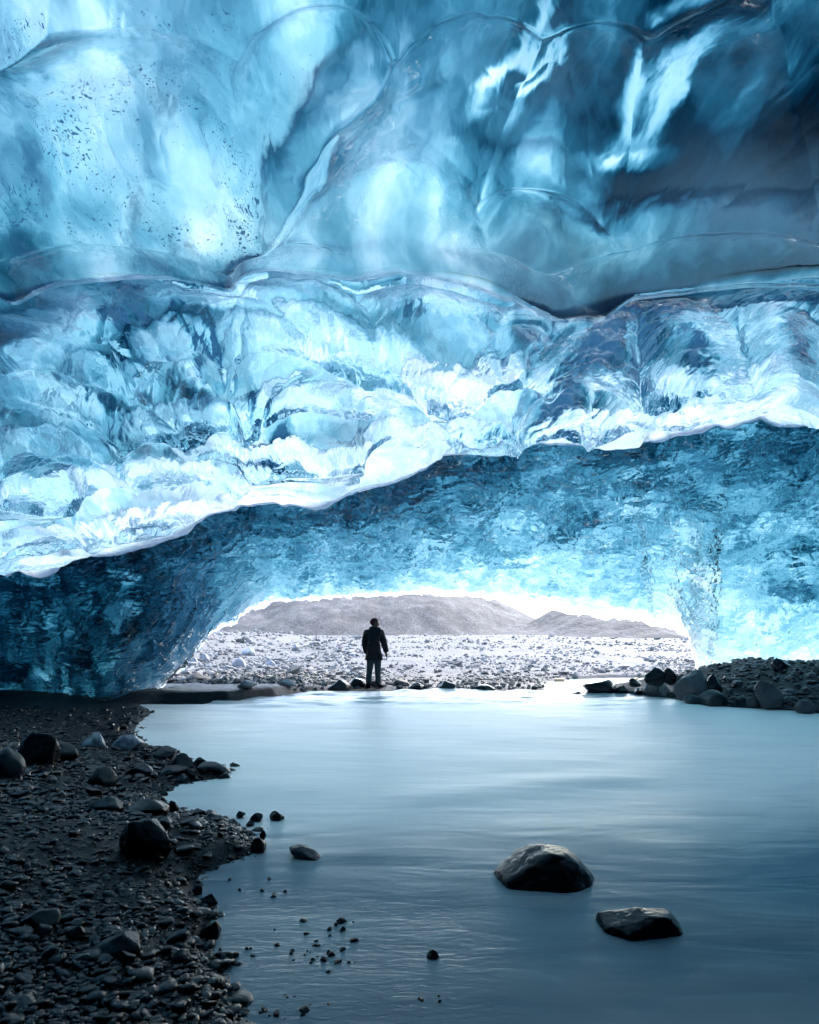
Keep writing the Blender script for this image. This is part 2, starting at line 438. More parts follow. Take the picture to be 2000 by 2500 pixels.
cave = bpy.data.objects.new('ice_cave', None); COL.objects.link(cave); cave.location = (0, 8, 0)
tag(cave, 'blue glacier ice cave with a scalloped translucent ceiling over the river', 'ice cave')
cave_off = np.array([0, 8, 0.])

def side_drop(P, pxc):
    """the sides of the cave come down to the ground far outside the frame"""
    l = sstep(-900, -1600, pxc); r = sstep(2900, 3600, pxc)
    f = np.maximum(l, r)
    P[..., 2] = P[..., 2]*(1 - f) + (-.9)*f
    return P

def widen(pxc, Y):
    Yw = np.where(Y < 2.4, 2.4 + (np.maximum(2.4 - Y, 0))*.35, Y)
    return (pxc - CX)/F*Yw

def build_ceiling(n_in, n1, n2, front=True):
    pxc = columns(n_in)
    rows, reg, (k1, k2, y2, z2) = ice_rows(pxc, n1, n2)
    Y = np.stack([r[0] for r in rows]); Z = np.stack([r[1] for r in rows])
    X = widen(np.broadcast_to(pxc, Y.shape), Y)
    reg = np.array(reg)[:, None] * np.ones(Y.shape, int)
    P = np.stack([X, Y, Z], -1)
    N = -grid_normals(P)                     # into the cave
    Ys = np.maximum(Y, .6)
    px = CX + X/Ys*F; py = HY - (Z - CAMZ)/Ys*F
    inA = np.isin(reg, (1,)); inB = np.isin(reg, (2, 3, 4))
    # warped pixel coordinates so the cusps are not clean ellipses
    wx = 26*fbm(X*1.7, Y*1.7, Z, 3, 3); wy = 14*fbm(X*1.7, Y*1.7, Z, 9, 3)
    hA, dA, oA = cell_field(px + wx*1.6, py + wy*1.6, Y, CELLS, .10)
    hB, dB, oB = cell_field(px + wx, py + wy, Y, [(a, b, rx*1.25, ry*.92, ro, dd*.85, oo) for (a, b, rx, ry, ro, dd, oo) in CELLS2], .07)
    # outside the frame: ordinary scallops
    f1, f2, rid = worley(X*1.1, Y*.9, 4)
    out = sstep(-20, -260, px) + sstep(2020, 2260, px) + sstep(-40, -400, py)
    out = np.clip(out, 0, 1)
    h = np.where(inB, hB, hA); d = np.where(inB, dB, dA); o = np.where(inB, oB, oA)
    disp = h*d*np.where(inB, 1.75, 1.25)*(1 - out) + out*f1**2*.30
    # secondary scallops riding on the large ones
    g1, g2, gid = worley(X*2.3 + .3*fbm(X*2, Y*2, Z, 21, 2), Y*2.0 + .3*fbm(X*2, Y*2, Z, 22, 2), 8)
    sec = np.where(inB, .035, .02)*sstep(3.5, 5.5, Y)
    disp = disp + sec*np.minimum(g1**2, .6)
    # long flutes and ripples
    fl = .5*fbm(X*5.0 + Y*1.2, Y*1.5, Z*2, 31, 3)
    disp = disp + np.where(inB, .035, .022)*fl + np.where(inB, .010, .004)*fbm(X*14, Y*9, Z*9, 37, 3)
    rg = 1 - np.abs(fbm(X*1.5 + Y*.9 + .4*vnoise(X, Y, 0, 33), Y*1.1 - X*.5, Z, 34, 4))*2.2
    rg2 = 1 - np.abs(fbm(X*3.6 + Y*2.0, Y*2.2 - X*1.0, Z, 35, 3))*2.2
    disp = disp + np.where(inB, .060, .02)*np.clip(rg, 0, 1)**2 + np.where(inB, .012, .006)*np.clip(rg2, 0, 1)**2
    lipfade = (1 - .70*sstep(.55, 1.0, np.clip((Y - 1.75)/1.85, 0, 1))*inA)*np.where(reg == 2, .30, 1)*np.where(reg == 3, .30 + .70*sstep(.0, .17, (Y - 3.85)/(y2 - 3.85)), 1)*np.where(reg == 2, .6, 1)*(1 - .80*sstep(.62, 1.0, (Y - 3.85)/(y2 - 3.85))*inB)
    disp = disp*lipfade
    cap = np.where(inB, .62, .40)
    disp = np.minimum(disp, cap)
    return pxc, P, N, reg, disp, o*(1 - out) + out*(rid - .3)*.5, px, py, Y, k2, y2, h

# ---- tint of the near ceiling, from hand-placed pale and dark patches
PATCH = [ # px, py, rx, ry, tilt, amount  (negative = paler, brighter ice)
 (150, 130, 110, 150, -.4, -.55), (330, 400, 150, 190, -.35, -.6), (700, 150, 85, 200, -.45, -.8), (560, 480, 170, 110, -.2, -.7), (420, 560, 130, 50, 0, -.7),
 (60, 480, 130, 90, 0, -.2), (450, 120, 90, 150, -.3, .25), (340, 300, 30, 240, -.28, .6), (880, 80, 90, 130, -.6, .7), (20, 250, 50, 200, -.3, .5),
 (960, 440, 38, 150, .12, -.6), (1060, 400, 32, 190, -.05, -.65), (900, 560, 60, 110, .2, -.4), (1150, 520, 50, 110, 0, .5), (860, 300, 60, 60, 0, .7), (760, 420, 30, 170, .75, .35), (1010, 270, 80, 40, 0, .6),
 (1290, 210, 34, 190, .75, -2.4), (1130, 200, 60, 160, .6, .2), (1400, 60, 90, 90, -.6, -.1), (1580, 110, 70, 110, -.6, -1.0), (1440, 330, 70, 110, 0, .7),
 (1640, 265, 42, 235, .62, -3.1), (1540, 450, 110, 26, -.1, -1.6), (1290, 500, 60, 24, .5, -1.0), (1520, 600, 120, 34, -.15, -1.4), (1640, 650, 300, 40, -.05, -.7), (1800, 480, 200, 130, 0, .2), (1850, 120, 120, 260, .3, .4),
 (250, 560, 200, 60, .1, .5), (60, 640, 90, 40, 0, 1.6), (200, 600, 60, 70, -.2, -.3), (640, 600, 120, 50, 0, .3), (870, 640, 160, 40, 0, .0),
]
def patch_field(px, py):
    t = np.zeros(px.shape)
    for (cx, cy, rx, ry, rot, a) in PATCH:
        c, s = math.cos(rot), math.sin(rot)
        u = ((px - cx)*c + (py - cy)*s)/rx; v = (-(px - cx)*s + (py - cy)*c)/ry
        q = u*u + v*v
        t = t + a*np.exp(-(q if a > -1.5 else q*q)*.8)
    return t
DARK2 = [ # dirty or deep clear ice in the second row of scallops
 (300, 800, 60, 30, .5, 1.6), (330, 720, 70, 50, .6, .9), (520, 880, 14, 70, -.2, 1.5), (460, 790, 70, 30, .5, .8), (480, 1000, 70, 40, 0, .9), (610, 985, 18, 40, 0, 1.6), (690, 1060, 22, 40, .3, 1.5),
 (1300, 830, 70, 30, .2, 1.1), (1500, 830, 110, 60, -.6, 1.3), (1640, 745, 70, 45, 0, 1.8), (1690, 860, 40, 50, .1, 1.6), (1990, 800, 40, 60, 0, 1.6), (1380, 940, 60, 40, -.5, 1.5), (1350, 985, 70, 12, -.35, 1.6),
 (1210, 1055, 50, 18, -.2, 1.0), (130, 1085, 130, 26, .15, .7), (260, 990, 40, 30, .5, .9), (780, 840, 80, 40, 0, .4), (1010, 770, 30, 30, 0, .8), (60, 700, 110, 30, 0, .3), (1040, 990, 40, 20, 0, .7),
 (80, 940, 140, 120, 0, .35), (300, 880, 90, 60, 0, .2), (900, 900, 260, 60, 0, -.15), (1100, 920, 170, 60, 0, -.2),
]
def dark_field(px, py):
    t = np.zeros(px.shape)
    for (cx, cy, rx, ry, rot, a) in DARK2:
        c, s = math.cos(rot), math.sin(rot)
        u = ((px - cx)*c + (py - cy)*s)/rx; v = (-(px - cx)*s + (py - cy)*c)/ry
        t = t + a*np.exp(-(u*u + v*v)*.9)
    return t

# front skin
pxc, P, N, reg, disp, off, px, py, Y, k2c, y2c, hc = build_ceiling(1150, 300, 430)
V = P + N*disp[..., None]
V = side_drop(V, np.broadcast_to(pxc, Y.shape))
ripple = np.where(np.isin(reg, (1,)), .35 + .4*sstep(3.0, 3.6, Y), 1.0)
nr, nc = Y.shape
me = mesh_from('ceiling', V - cave_off, grid_faces(nr, nc, True), True, {'ripple': ripple}, [M_SKIN])
front_last = V[-1].copy()
o = obj('ceiling', me, cave)
skin_ceiling = o
# inner milky ice
pxk, Pk, Nk, regk, dk, offk, pxx, pyy, Yk, k2k, y2k, hk = build_ceiling(620, 160, 240, False)
inA = regk == 1; inC = np.isin(regk, (3, 4))
wxk = 30*fbm(Pk[..., 0]*2, Pk[..., 1]*2, Pk[..., 2], 51, 3)
wxf = 26*fbm(Pk[..., 0]*7, Pk[..., 1]*7, Pk[..., 2]*3, 53, 4)
tA = 2.15 + 2.2*sstep(950, 1650, pxx) + .9*sstep(500, 0, pyy)*sstep(700, 1200, pxx) + 1.25*patch_field(pxx + wxk + wxf, pyy + wxk*.6 + wxf*.7) + offk*.4  # right side: shade of the ice mass above put into the tint
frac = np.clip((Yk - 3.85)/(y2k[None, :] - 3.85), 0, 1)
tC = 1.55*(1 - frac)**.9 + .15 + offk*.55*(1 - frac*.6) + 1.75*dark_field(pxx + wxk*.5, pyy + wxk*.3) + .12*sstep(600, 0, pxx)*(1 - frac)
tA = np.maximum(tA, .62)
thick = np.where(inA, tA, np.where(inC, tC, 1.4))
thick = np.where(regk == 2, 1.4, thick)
thick = np.where(regk == 0, 8, thick)  # unseen ice overhead and behind made near black to dim the shore
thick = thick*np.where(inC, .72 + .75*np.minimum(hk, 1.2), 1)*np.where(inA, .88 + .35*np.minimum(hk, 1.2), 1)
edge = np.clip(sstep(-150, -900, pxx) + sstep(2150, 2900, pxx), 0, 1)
thick = thick + 1.5*edge + np.where(inA, 5.0*sstep(-20, -500, pyy), 0)  # sides and overhead out of view darkened to hold back daylight
thick = np.maximum(thick, .04)
gap = np.where(inA, .34, .42)*(1 - .75*frac*inC)
tl = np.clip((Yk - 1.75)/(3.6 - 1.75), 0, 1)
gap = np.where(inA, gap*(1 - .88*sstep(.78, 1.0, tl)), gap)
gap = np.where(inC, gap*(1 - .80*sstep(.80, 1, frac))*(.10 + .90*sstep(.0, .16, frac)), gap); gap = np.where(regk == 4, .07, gap); gap = np.where(regk == 2, .04, gap)
gap = gap*(1 + .25*fbm(Pk[..., 0]*1.5, Pk[..., 1]*1.5, Pk[..., 2], 71, 2))
grey_tint = inA*(.75*sstep(900, 1250, pxx)*sstep(530, 640, pyy) + .6*np.exp(-((pxx - 1850)/330)**2 - ((pyy - 540)/110)**2) + .30*np.exp(-((pxx - 1300)/160)**2 - ((pyy - 270)/110)**2))  # dark grey-blue tint along the lower right shelf, plus a patch above
grey_tint = np.clip(grey_tint, 0, .85)*(1 - np.clip(-patch_field(pxx + wxk, pyy + wxk*.6)*.6, 0, 1))
sedi = np.where(inA, .55*sstep(950, 500, pxx)*sstep(80, 250, pyy) + .1, .30*(1 - frac) + .1)
sedi = sedi + 1.3*np.clip(dark_field(pxx, pyy) - .35, 0, 1)*inC
dk2 = dk*np.where(regk == 2, 1, .5 + .5*np.maximum(sstep(.78, 1, frac), 1 - sstep(0, .14, frac))*inC + .5*sstep(.70, .97, tl)*inA)
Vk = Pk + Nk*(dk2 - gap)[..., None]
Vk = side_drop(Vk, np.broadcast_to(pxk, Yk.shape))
me = mesh_from('inner_ice', Vk - cave_off, grid_faces(*Yk.shape), True, {'thick': thick, 'sediment': sedi, 'grey_tint': grey_tint}, [M_CORE])
obj('inner_ice', me, skin_ceiling)

# ---- the arch beyond it
def build_arch(n_in, nv, front=True):
    pxc = columns(n_in)
    k2 = smooth_interp(pxc, LIP2); y2 = interp(pxc, LIP2Y); z2 = CAMZ + (HY - lip2(pxc))/F*y2
    x2 = (pxc - CX)/F*y2
    start = np.stack([x2, y2 + .22, z2 + .07], -1)
    TY = y2 + .75
    Tpy = k2 - 18
    Tp = np.stack([(pxc - CX)/F*TY, TY, CAMZ + (HY - Tpy)/F*TY], -1)
    top = (start + Tp)/2 + np.array([0, .05, .10])
    s = edge_s_from_col(pxc)
    E = [smooth_interp(s, EDGE, k) for k in (1, 2, 3)]
    E[0] = E[0] + 9*fbm(s*5.0, 0*s, 0*s, 203, 3)*sstep(-.5, 1, s); E[1] = E[1] + 7*fbm(s*5.5, 0*s + 5, 0*s, 204, 4)
    Ep = np.stack([(E[0] - CX)/F*E[2], E[2], CAMZ + (HY - E[1])/F*E[2]], -1)
    rows, tt = [start], [-.4]
    for t in (.25, .5, .75):
        rows.append(start*(1-t)**2 + 2*t*(1-t)*top*1.0 + Tp*t*t); tt.append(-.4 + .4*t)
    foot = sstep(3.6, 2.4, s) + sstep(8.2, 9.9, s)          # where the ice stands on the ground
    # profile from T to the rim: a vault that hangs a little lower in the middle
    for t in np.linspace(0, 1, nv):
        L = Tp*(1 - t) + Ep*t
        b = math.sin(math.pi*t)
        L = L + b*np.stack([0*s, .15 + .3*foot, .30 + .25*foot], -1)
        rows.append(L); tt.append(t)
    for dy, dz in ((.06, .0), (.16, .05), (.36, .18)):
        e = Ep + np.stack([0*s, dy*(1 - foot) + .05*foot, dz*(1 - foot) - (dz*2.2)*foot], -1); rows.append(e); tt.append(1 + dy)
    P = np.stack(rows); tt = np.array(tt)[:, None]*np.ones(P.shape[1])
    return pxc, P, tt, s, foot
pxb, PB, tB, sB, footB = build_arch(1250, 420)
NB = -grid_normals(PB)
X, Yb, Z = PB[..., 0], PB[..., 1], PB[..., 2]
Lr = np.cumsum(np.concatenate([np.zeros((1, PB.shape[1])), np.linalg.norm(np.diff(PB, axis=0), axis=2)]), 0)
ax = X + .5*fbm(X*.8, Lr*.8, Z*.5, 81, 3); al = Lr + .35*fbm(X*.9, Lr*.9, Z*.5, 82, 3)
a1, a2, aid = worley(ax*.75, al*1.0, 91)
b1, b2, bid = worley(ax*2.6 - al*.5, al*3.6 + ax*.3, 92)
c1, c2, cid = worley(ax*5.6 - al*1.2, al*7.5 + ax*.6, 93)
big = np.minimum(a1**2, 1.0)*.20
mid = np.minimum(b1**2, .55)*.24*(.4 + bid)
small = np.minimum(c1**2, .55)*.055*(.4 + cid)
fade = sstep(-.4, .03, tB)*np.where(tB > 1, .6, 1.0)
flow = .07*fbm(X*.9 + Lr*.9, Lr*2.6 - X*.8, Z, 95, 4) + .07*np.clip(1 - np.abs(fbm(X*.9 + Lr*.55, Lr*1.5 - X*.7, Z, 96, 4))*2.4, 0, 1)**2
disp = (big*1.25 + mid*1.15 + small + flow)*fade*(1 - .45*sstep(.75, 1.0, tB))
VB = PB + NB*disp[..., None]
VB[0] = np.stack([np.interp(pxb, pxc, front_last[:, k]) for k in range(3)], -1)
VB = side_drop(VB, np.broadcast_to(pxb, X.shape))
me = mesh_from('arch', VB - cave_off, grid_faces(*X.shape, True), True, {'ripple': np.ones(X.shape)}, [M_SKIN_B])
arch = obj('arch', me, cave)
pxk, PK, tK, sK, footK = build_arch(520, 150)
NK = -grid_normals(PK)
XK, YK, ZK = PK[..., 0], PK[..., 1], PK[..., 2]
rim = np.clip(1 - tK, 0, 1)
jamb_glow = sstep(7.4, 8.8, sK)*sstep(10.4, 9.1, sK)
left_shade = sstep(4.6, 2.6, sK)  # shade over the left wall, put into the tint
tint_depthB = 4.2*rim**(.38 + .22*sstep(5.6, 7.0, sK))*(1 - .38*jamb_glow*sstep(.2, .6, tK)) + .03  # paler at the thin rim; glow of the right jamb put into the tint
tint_depthB = tint_depthB + left_shade*(3.2*rim**.6 + .5) + 3.0*sstep(3.6, 2.2, sK)*sstep(.25, .8, tK) + .35*sstep(9.2, 10.2, sK) + .8*sstep(.45, .0, tK)
tint_depthB = tint_depthB + .35*fbm(XK*.8 + YK*.5, YK*1.4, ZK*1.4, 99, 4)*(.3 + rim)
DARKB = [(1010, 1195, 130, 24, -.38, 2.4), (830, 1240, 130, 26, -.3, 1.6), (1790, 1155, 150, 8, -.42, 2.6), (1440, 1275, 130, 11, -.32, 1.8), (1290, 1335, 80, 12, -.3, 1.2), (1900, 1440, 150, 36, .05, 1.6),
 (420, 1330, 130, 40, -.3, 1.0), (230, 1390, 110, 14, -.5, 1.6), (1120, 1250, 90, 9, -.25, 1.3), (1640, 1380, 140, 12, .15, .9), (1250, 1400, 260, 40, 0, -.5), (1330, 1150, 160, 40, -.2, -.5), (1560, 1240, 120, 40, -.3, -.5), (1000, 1330, 220, 50, -.1, -.5)]
pbx = CX + XK/YK*F; pby = HY - (ZK - CAMZ)/YK*F
wob = 26*fbm(XK*1.3, YK*1.3, ZK*2, 103, 4)
tb = np.zeros(XK.shape)
for (cx_, cy_, rx_, ry_, ro_, a_) in DARKB:
    c_, s_ = math.cos(ro_), math.sin(ro_)
    u_ = ((pbx - cx_)*c_ + (pby + wob - cy_)*s_)/rx_; v_ = (-(pbx - cx_)*s_ + (pby + wob - cy_)*c_)/ry_
    tb = tb + a_*np.exp(-(u_*u_ + v_*v_)*.9)
tint_depthB = np.maximum(tint_depthB + tb*rim**.3, .03)
LK = np.cumsum(np.concatenate([np.zeros((1, PK.shape[1])), np.linalg.norm(np.diff(PK, axis=0), axis=2)]), 0)
axk = XK + .5*fbm(XK*.8, LK*.8, ZK*.5, 81, 3); alk = LK + .35*fbm(XK*.9, LK*.9, ZK*.5, 82, 3)
m1, m2, mid_ = worley(axk*2.6 - alk*.5, alk*3.6 + axk*.3, 92)
s1, s2, sid = worley(axk*5.6 - alk*1.2, alk*7.5 + axk*.6, 93)
tint_depthB = tint_depthB*(.72 + .8*np.minimum(m1**2, .7)*(.4 + mid_) + .3*(mid_ - .5) + .55*np.minimum(s1**2, .6)*(.3 + sid))
gapB = .07 + .30*rim**.7*sstep(-.35, .5, tK)
VK = PK - NK*gapB[..., None]
VK = side_drop(VK, np.broadcast_to(pxk, XK.shape))
me = mesh_from('inner_ice', VK - cave_off, grid_faces(*XK.shape), True, {'thick': tint_depthB, 'sediment': .15 + .5*np.clip(tb - .5, 0, 1.2)}, [M_CORE])
obj('inner_ice', me, arch)

# ------------------------------------------------------------------ ground and water
def g(px, py, z=0.0):
    Yg = F*(CAMZ - z)/(py - HY); return ((px - CX)/F*Yg, Yg)
WATERLINE = [g(*p) for p in [(640, 2620), (600, 2500), (570, 2430), (525, 2345), (492, 2295), (528, 2240), (478, 2190), (482, 2135), (555, 2105), (632, 2078), (600, 2030), (545, 2000), (450, 1990), (388, 1945), (425, 1918),
 (540, 1900), (560, 1880), (480, 1868), (430, 1838), (352, 1815), (330, 1790), (342, 1762), (368, 1738), (345, 1722), (400, 1716), (560, 1711), (680, 1700), (760, 1686), (900, 1683), (1000, 1684), (1200, 1685),
 (1325, 1682), (1338, 1665), (1400, 1658), (1500, 1655), (1600, 1655), (1618, 1664), (1560, 1680), (1480, 1686), (1430, 1690), (1424, 1695), (1500, 1698), (1600, 1703), (1660, 1708), (1700, 1720), (1760, 1724), (1850, 1727), (1920, 1734), (2000, 1741)]]
WATERLINE += [(8.0, 9.2), (9.5, 5), (9.5, -9), (-.3, -9), (-.45, .5)]
WL = np.array(WATERLINE)

def water_sd(x, y):
    """signed distance to the waterline: positive on land"""
    x = np.asarray(x, float); y = np.asarray(y, float)
    d = np.full(x.shape, 1e9); inside = np.zeros(x.shape, bool)
    n = len(WL)
    for i in range(n):
        ax_, ay_ = WL[i]; bx_, by_ = WL[(i + 1) % n]
        ex, ey = bx_ - ax_, by_ - ay_
        t = np.clip(((x - ax_)*ex + (y - ay_)*ey)/(ex*ex + ey*ey + 1e-12), 0, 1)
        d = np.minimum(d, np.hypot(x - ax_ - t*ex, y - ay_ - t*ey))
        c = ((ay_ > y) != (by_ > y))
        with np.errstate(divide='ignore', invalid='ignore'):
            xi = ex*(y - ay_)/(by_ - ay_ if abs(by_ - ay_) > 1e-12 else 1e-12) + ax_
        inside ^= c & (x < xi)
    return np.where(inside, -d, d)

def ground_z(x, y):
    x = np.asarray(x, float); y = np.asarray(y, float)
    d = water_sd(x, y)
    dl = np.maximum(d, 0)
    # left shore: gentle, flat further back
    left = np.minimum(.05 + .17*dl, .05 + .17*dl)*sstep(7.5, 4.5, y) + (.03 + .018*dl)*sstep(4.5, 7.5, y)
    left = np.minimum(left, .75)
    far = .16*sstep(0, .22, dl)*sstep(-1.6, -3.2, x) + .05*sstep(0, .5, dl) + .012*np.maximum(y - 15, 0)
    right = .07 + .30*np.minimum(dl, 2.2)
    wfar = sstep(11.8, 12.6, y - .0*x)*sstep(4.7, 3.9, x - .25*np.maximum(y - 16, 0))
    wright = sstep(3.4, 4.2, x)*sstep(17.5, 16.2, y)
    z = left*(1 - wfar) + far*wfar
    z = z*(1 - wright) + right*wright
    out = sstep(16.5, 20, y)
    plain = .10 + .012*np.maximum(y - 17, 0) + .9*sstep(-6, -13, x)*sstep(20, 32, y)*sstep(75, 45, y)
    plain = np.minimum(plain, .85 + .9*sstep(-6, -13, x)*sstep(75, 45, y))
    z = z*(1 - out) + plain*out
    z = np.where(d < 0, -np.minimum(.22, -d*.35), z*sstep(0, .12, dl) + 0)
    land = sstep(0, .3, d)
    z = z + land*(.025*fbm(x*1.6, y*1.6, 0, 5, 4) + .012*fbm(x*6, y*6, 0, 6, 3)) + out*land*(.16*fbm(x*.22, y*.22, 0, 7, 4) + .05*fbm(x*1.2, y*1.2, 0, 8, 3))
    return z

def stretch(a, b, step, far_a, far_b, grow=1.16):
    c = list(np.arange(a, b + 1e-6, step))
    st = step
    while c[-1] < far_b: st *= grow; c.append(c[-1] + st)
    st = step; pre = []
    q = a
    while q > far_a: st *= grow; q -= st; pre.append(q)
    return np.array(pre[::-1] + c)
gx = stretch(-8, 8.5, .05, -900, 900, 1.12); gy = stretch(1.6, 22, .05, -60, 1500, 1.05)
GX, GY = np.meshgrid(gx, gy)
GZ = ground_z(GX, GY)
GD = water_sd(GX, GY)
def lookup(A, x, y):
    x = np.asarray(x, float); y = np.asarray(y, float)
    i = np.clip(np.searchsorted(gx, x) - 1, 0, len(gx) - 2); j = np.clip(np.searchsorted(gy, y) - 1, 0, len(gy) - 2)
    u = np.clip((x - gx[i])/(gx[i+1] - gx[i]), 0, 1); v = np.clip((y - gy[j])/(gy[j+1] - gy[j]), 0, 1)
    return A[j, i]*(1-u)*(1-v) + A[j, i+1]*u*(1-v) + A[j+1, i]*(1-u)*v + A[j+1, i+1]*u*v
ground_at = lambda x, y: lookup(GZ, x, y)
shore_at = lambda x, y: lookup(GD, x, y)
wet = 1 - sstep(15.0, 17.5, GY + .5*fbm(GX, GY, 0, 12, 3) - .9*sstep(-2, -5, GX))
me = mesh_from('ground', np.stack([GX, GY, GZ], -1), grid_faces(*GX.shape), True, {'wet': wet}, [mat_ground()])
tag(obj('ground', me), 'gravel ground running from the cave floor to the plain outside', kind='structure')

wxs = np.linspace(-9, 11, 420); wys = np.concatenate([np.linspace(-8, 1.5, 30, endpoint=False), np.linspace(1.5, 22, 620)])
WX, WY = np.meshgrid(wxs, wys)
rap = sstep(10.2, 13.2, WY)*sstep(17, 15.5, WY)
WZ = .012*fbm(WX*.7, WY*1.6, 0, 41, 3) + rap*(.065*fbm(WX*1.1, WY*2.2, 0, 42, 4) +   .025*np.sin(WX*1.7 + 1.5*fbm(WX, WY, 0, 44, 2)))
foldy = WY - (5.3 + .35*WX)
WZ = WZ + .03*np.exp(-(foldy/.35)**2)*sstep(-.6, .4, WX)*sstep(3.2, 1.5, WX)
# aerated, milky water; its pale mid-river band is reflected light put into the colour
bright = sstep(3.2, 5.7, WY - .10*WX)*sstep(13.6, 11.6, WY)*sstep(-5.5, -1.8, WX + .25*(WY - 6))
foam_sheen = .16 + 1.0*bright + .50*fbm(WX*.45 + .25*WY, WY*.9 - .2*WX + .6*fbm(WX*.5, WY*.5, 0, 48, 2), 0, 46, 4)*sstep(2.2, 4, WY) + .16*rap
near = .04 + .9*sstep(3.9, 2.7, WY)*sstep(.7, -.1, WX)
me = mesh_from('river', np.stack([WX, WY, WZ], -1), grid_faces(*WX.shape), True, {'foam_sheen': foam_sheen, 'ripple': near}, [mat_water()])
tag(obj('river', me), 'smooth milky glacial river', kind='structure')

# hills
M_HILL = mat_hill()
def hill(name, label, pts, Yc, depth, foot_z):
    """ridge line through photograph-like silhouette points, with flanks in front and behind"""
    pxs = np.linspace(pts[0][0], pts[-1][0], 260)
    pys = smooth_interp(pxs, pts)
    zc = CAMZ + (HY - pys)/F*Yc
    xs = (pxs - CX)/F*Yc
    v = np.linspace(-1, 1, 150)
    XX = np.broadcast_to(xs, (150, 260)).copy(); YY = Yc + v[:, None]*depth*np.ones(260)
    prof = (1 - np.abs(v)**1.25)[:, None]
    ZZ = foot_z + (zc - foot_z)*prof
    hgt = np.maximum(zc - foot_z, 0)
    ZZ = ZZ + 1.1*fbm(XX*.06, YY*.05, 0, 69, 4)*(1 - prof) + hgt*.30*(.20 - np.abs(fbm(XX*.055 - YY*.02, YY*.012, 0, 64, 3)))*np.sin(np.clip(np.abs(v), 0, 1)*math.pi)[:, None]
    ZZ = ZZ + hgt*.30*fbm(XX*.05, YY*.03, 0, 61, 4)*np.sin(np.clip(np.abs(v), 0, 1)*math.pi)[:, None]
    ZZ = ZZ + hgt*.14*(np.abs(fbm(XX*.11 + YY*.03, YY*.02, 0, 63, 3)))*np.sin(np.clip(np.abs(v), 0, 1)*math.pi)[:, None] + .18*fbm(XX*.5, YY*.5, 0, 62, 3)
    me = mesh_from(name, np.stack([XX, YY, ZZ], -1), grid_faces(150, 260), True, None, [M_HILL])
    return tag(obj(name, me), label, kind='structure')
hill('hill', 'broad grey moraine hill on the left', [(-200, 1535), (200, 1515), (480, 1486), (620, 1452), (760, 1434), (900, 1428), (1060, 1438), (1150, 1449), (1190, 1462), (1240, 1490), (1290, 1516), (1340, 1536), (1500, 1550)], 150, 75, -.5)
hill('hill', 'lower rounded moraine hill on the right', [(1150, 1552), (1230, 1543), (1290, 1524), (1335, 1496), (1385, 1476), (1430, 1487), (1490, 1505), (1560, 1510), (1610, 1516), (1660, 1527), (1720, 1540), (1900, 1552)], 105, 48, -.2)

# ------------------------------------------------------------------ rocks
def ico(sub):
    bm = bmesh.new(); bmesh.ops.create_icosphere(bm, subdivisions=sub, radius=1)
    v = np.array([x.co[:] for x in bm.verts]); f = np.array([[q.index for q in p.verts] for p in bm.faces]); bm.free()
    return v, f
ICO = {k: ico(k) for k in (1, 2, 3, 4, 5)}
def rock_verts(sub, seed, planes=14, angular=.75, rough=.05, cuts=None):
    """a boulder: a ball cut by random planes, its corners worn, with fine relief"""
    r = np.random.default_rng(seed)
    v, f = ICO[sub]
    d = v/np.linalg.norm(v, axis=1, keepdims=True)
    n = r.normal(size=(planes, 3)); n /= np.linalg.norm(n, axis=1, keepdims=True)
    h = r.uniform(.62, 1.0, planes)
    if cuts is not None:
        n = np.array([c[:3] for c in cuts], float); n /= np.linalg.norm(n, axis=1, keepdims=True); h = np.array([c[3] for c in cuts])
    q = d @ n.T
    rad = np.where(q > .05, h/np.maximum(q, .05), 9)
    k = 10.0
    soft = -np.log(np.sum(np.exp(-k*np.minimum(rad, 3)), axis=1) + np.exp(-k*1.25))/k
    hard = np.minimum(rad.min(1), 1.2)
    R = soft*(1 - angular) + hard*angular
    R = R + rough*fbm(d[:, 0]*2.2 + seed, d[:, 1]*2.2, d[:, 2]*2.2, seed, 4)
    if sub >= 5: R = R + .020*fbm(d[:, 0]*6 + seed, d[:, 1]*6, d[:, 2]*11, seed + 5, 4)
    if sub >= 4: R = R + .018*fbm(d[:, 0]*8 + seed, d[:, 1]*8, d[:, 2]*8, seed + 3, 3)
    out = d*R[:, None]
    lo, hi = out.min(0), out.max(0)
    return (out - (lo + hi)/2)/((hi - lo)/2), f          # fills the box -1..1

M_WET = mat_rock('wet_black_rock', (.005, .006, .008), (.001, .0015, .002), .12, .25, True, 6.0, .6, .03)
M_GREY = mat_rock('grey_boulder', (.022, .025, .028), (.006, .007, .009), .42, .5, True, 6.0, .6, .05)
M_SLATE = mat_rock('blue_grey_slab', (.028, .037, .045), (.009, .012, .015), .35, .5, True, 6.0, .5, .04)
M_PALE = mat_rock('pale_boulder', (.34, .345, .36), (.15, .152, .17), .85, .3, False, 5.0, .6, .05)
M_TAN = mat_rock('brown_boulder', (.21, .185, .165), (.09, .08, .075), .7, .35, False, 6.0, .6, .05)
M_BANKROCK = mat_rock('bank_boulder', (.075, .080, .086), (.022, .025, .029), .38, .4, True, 6.0, .7, .05)
M_CHUNK = mat_ice_chunk()

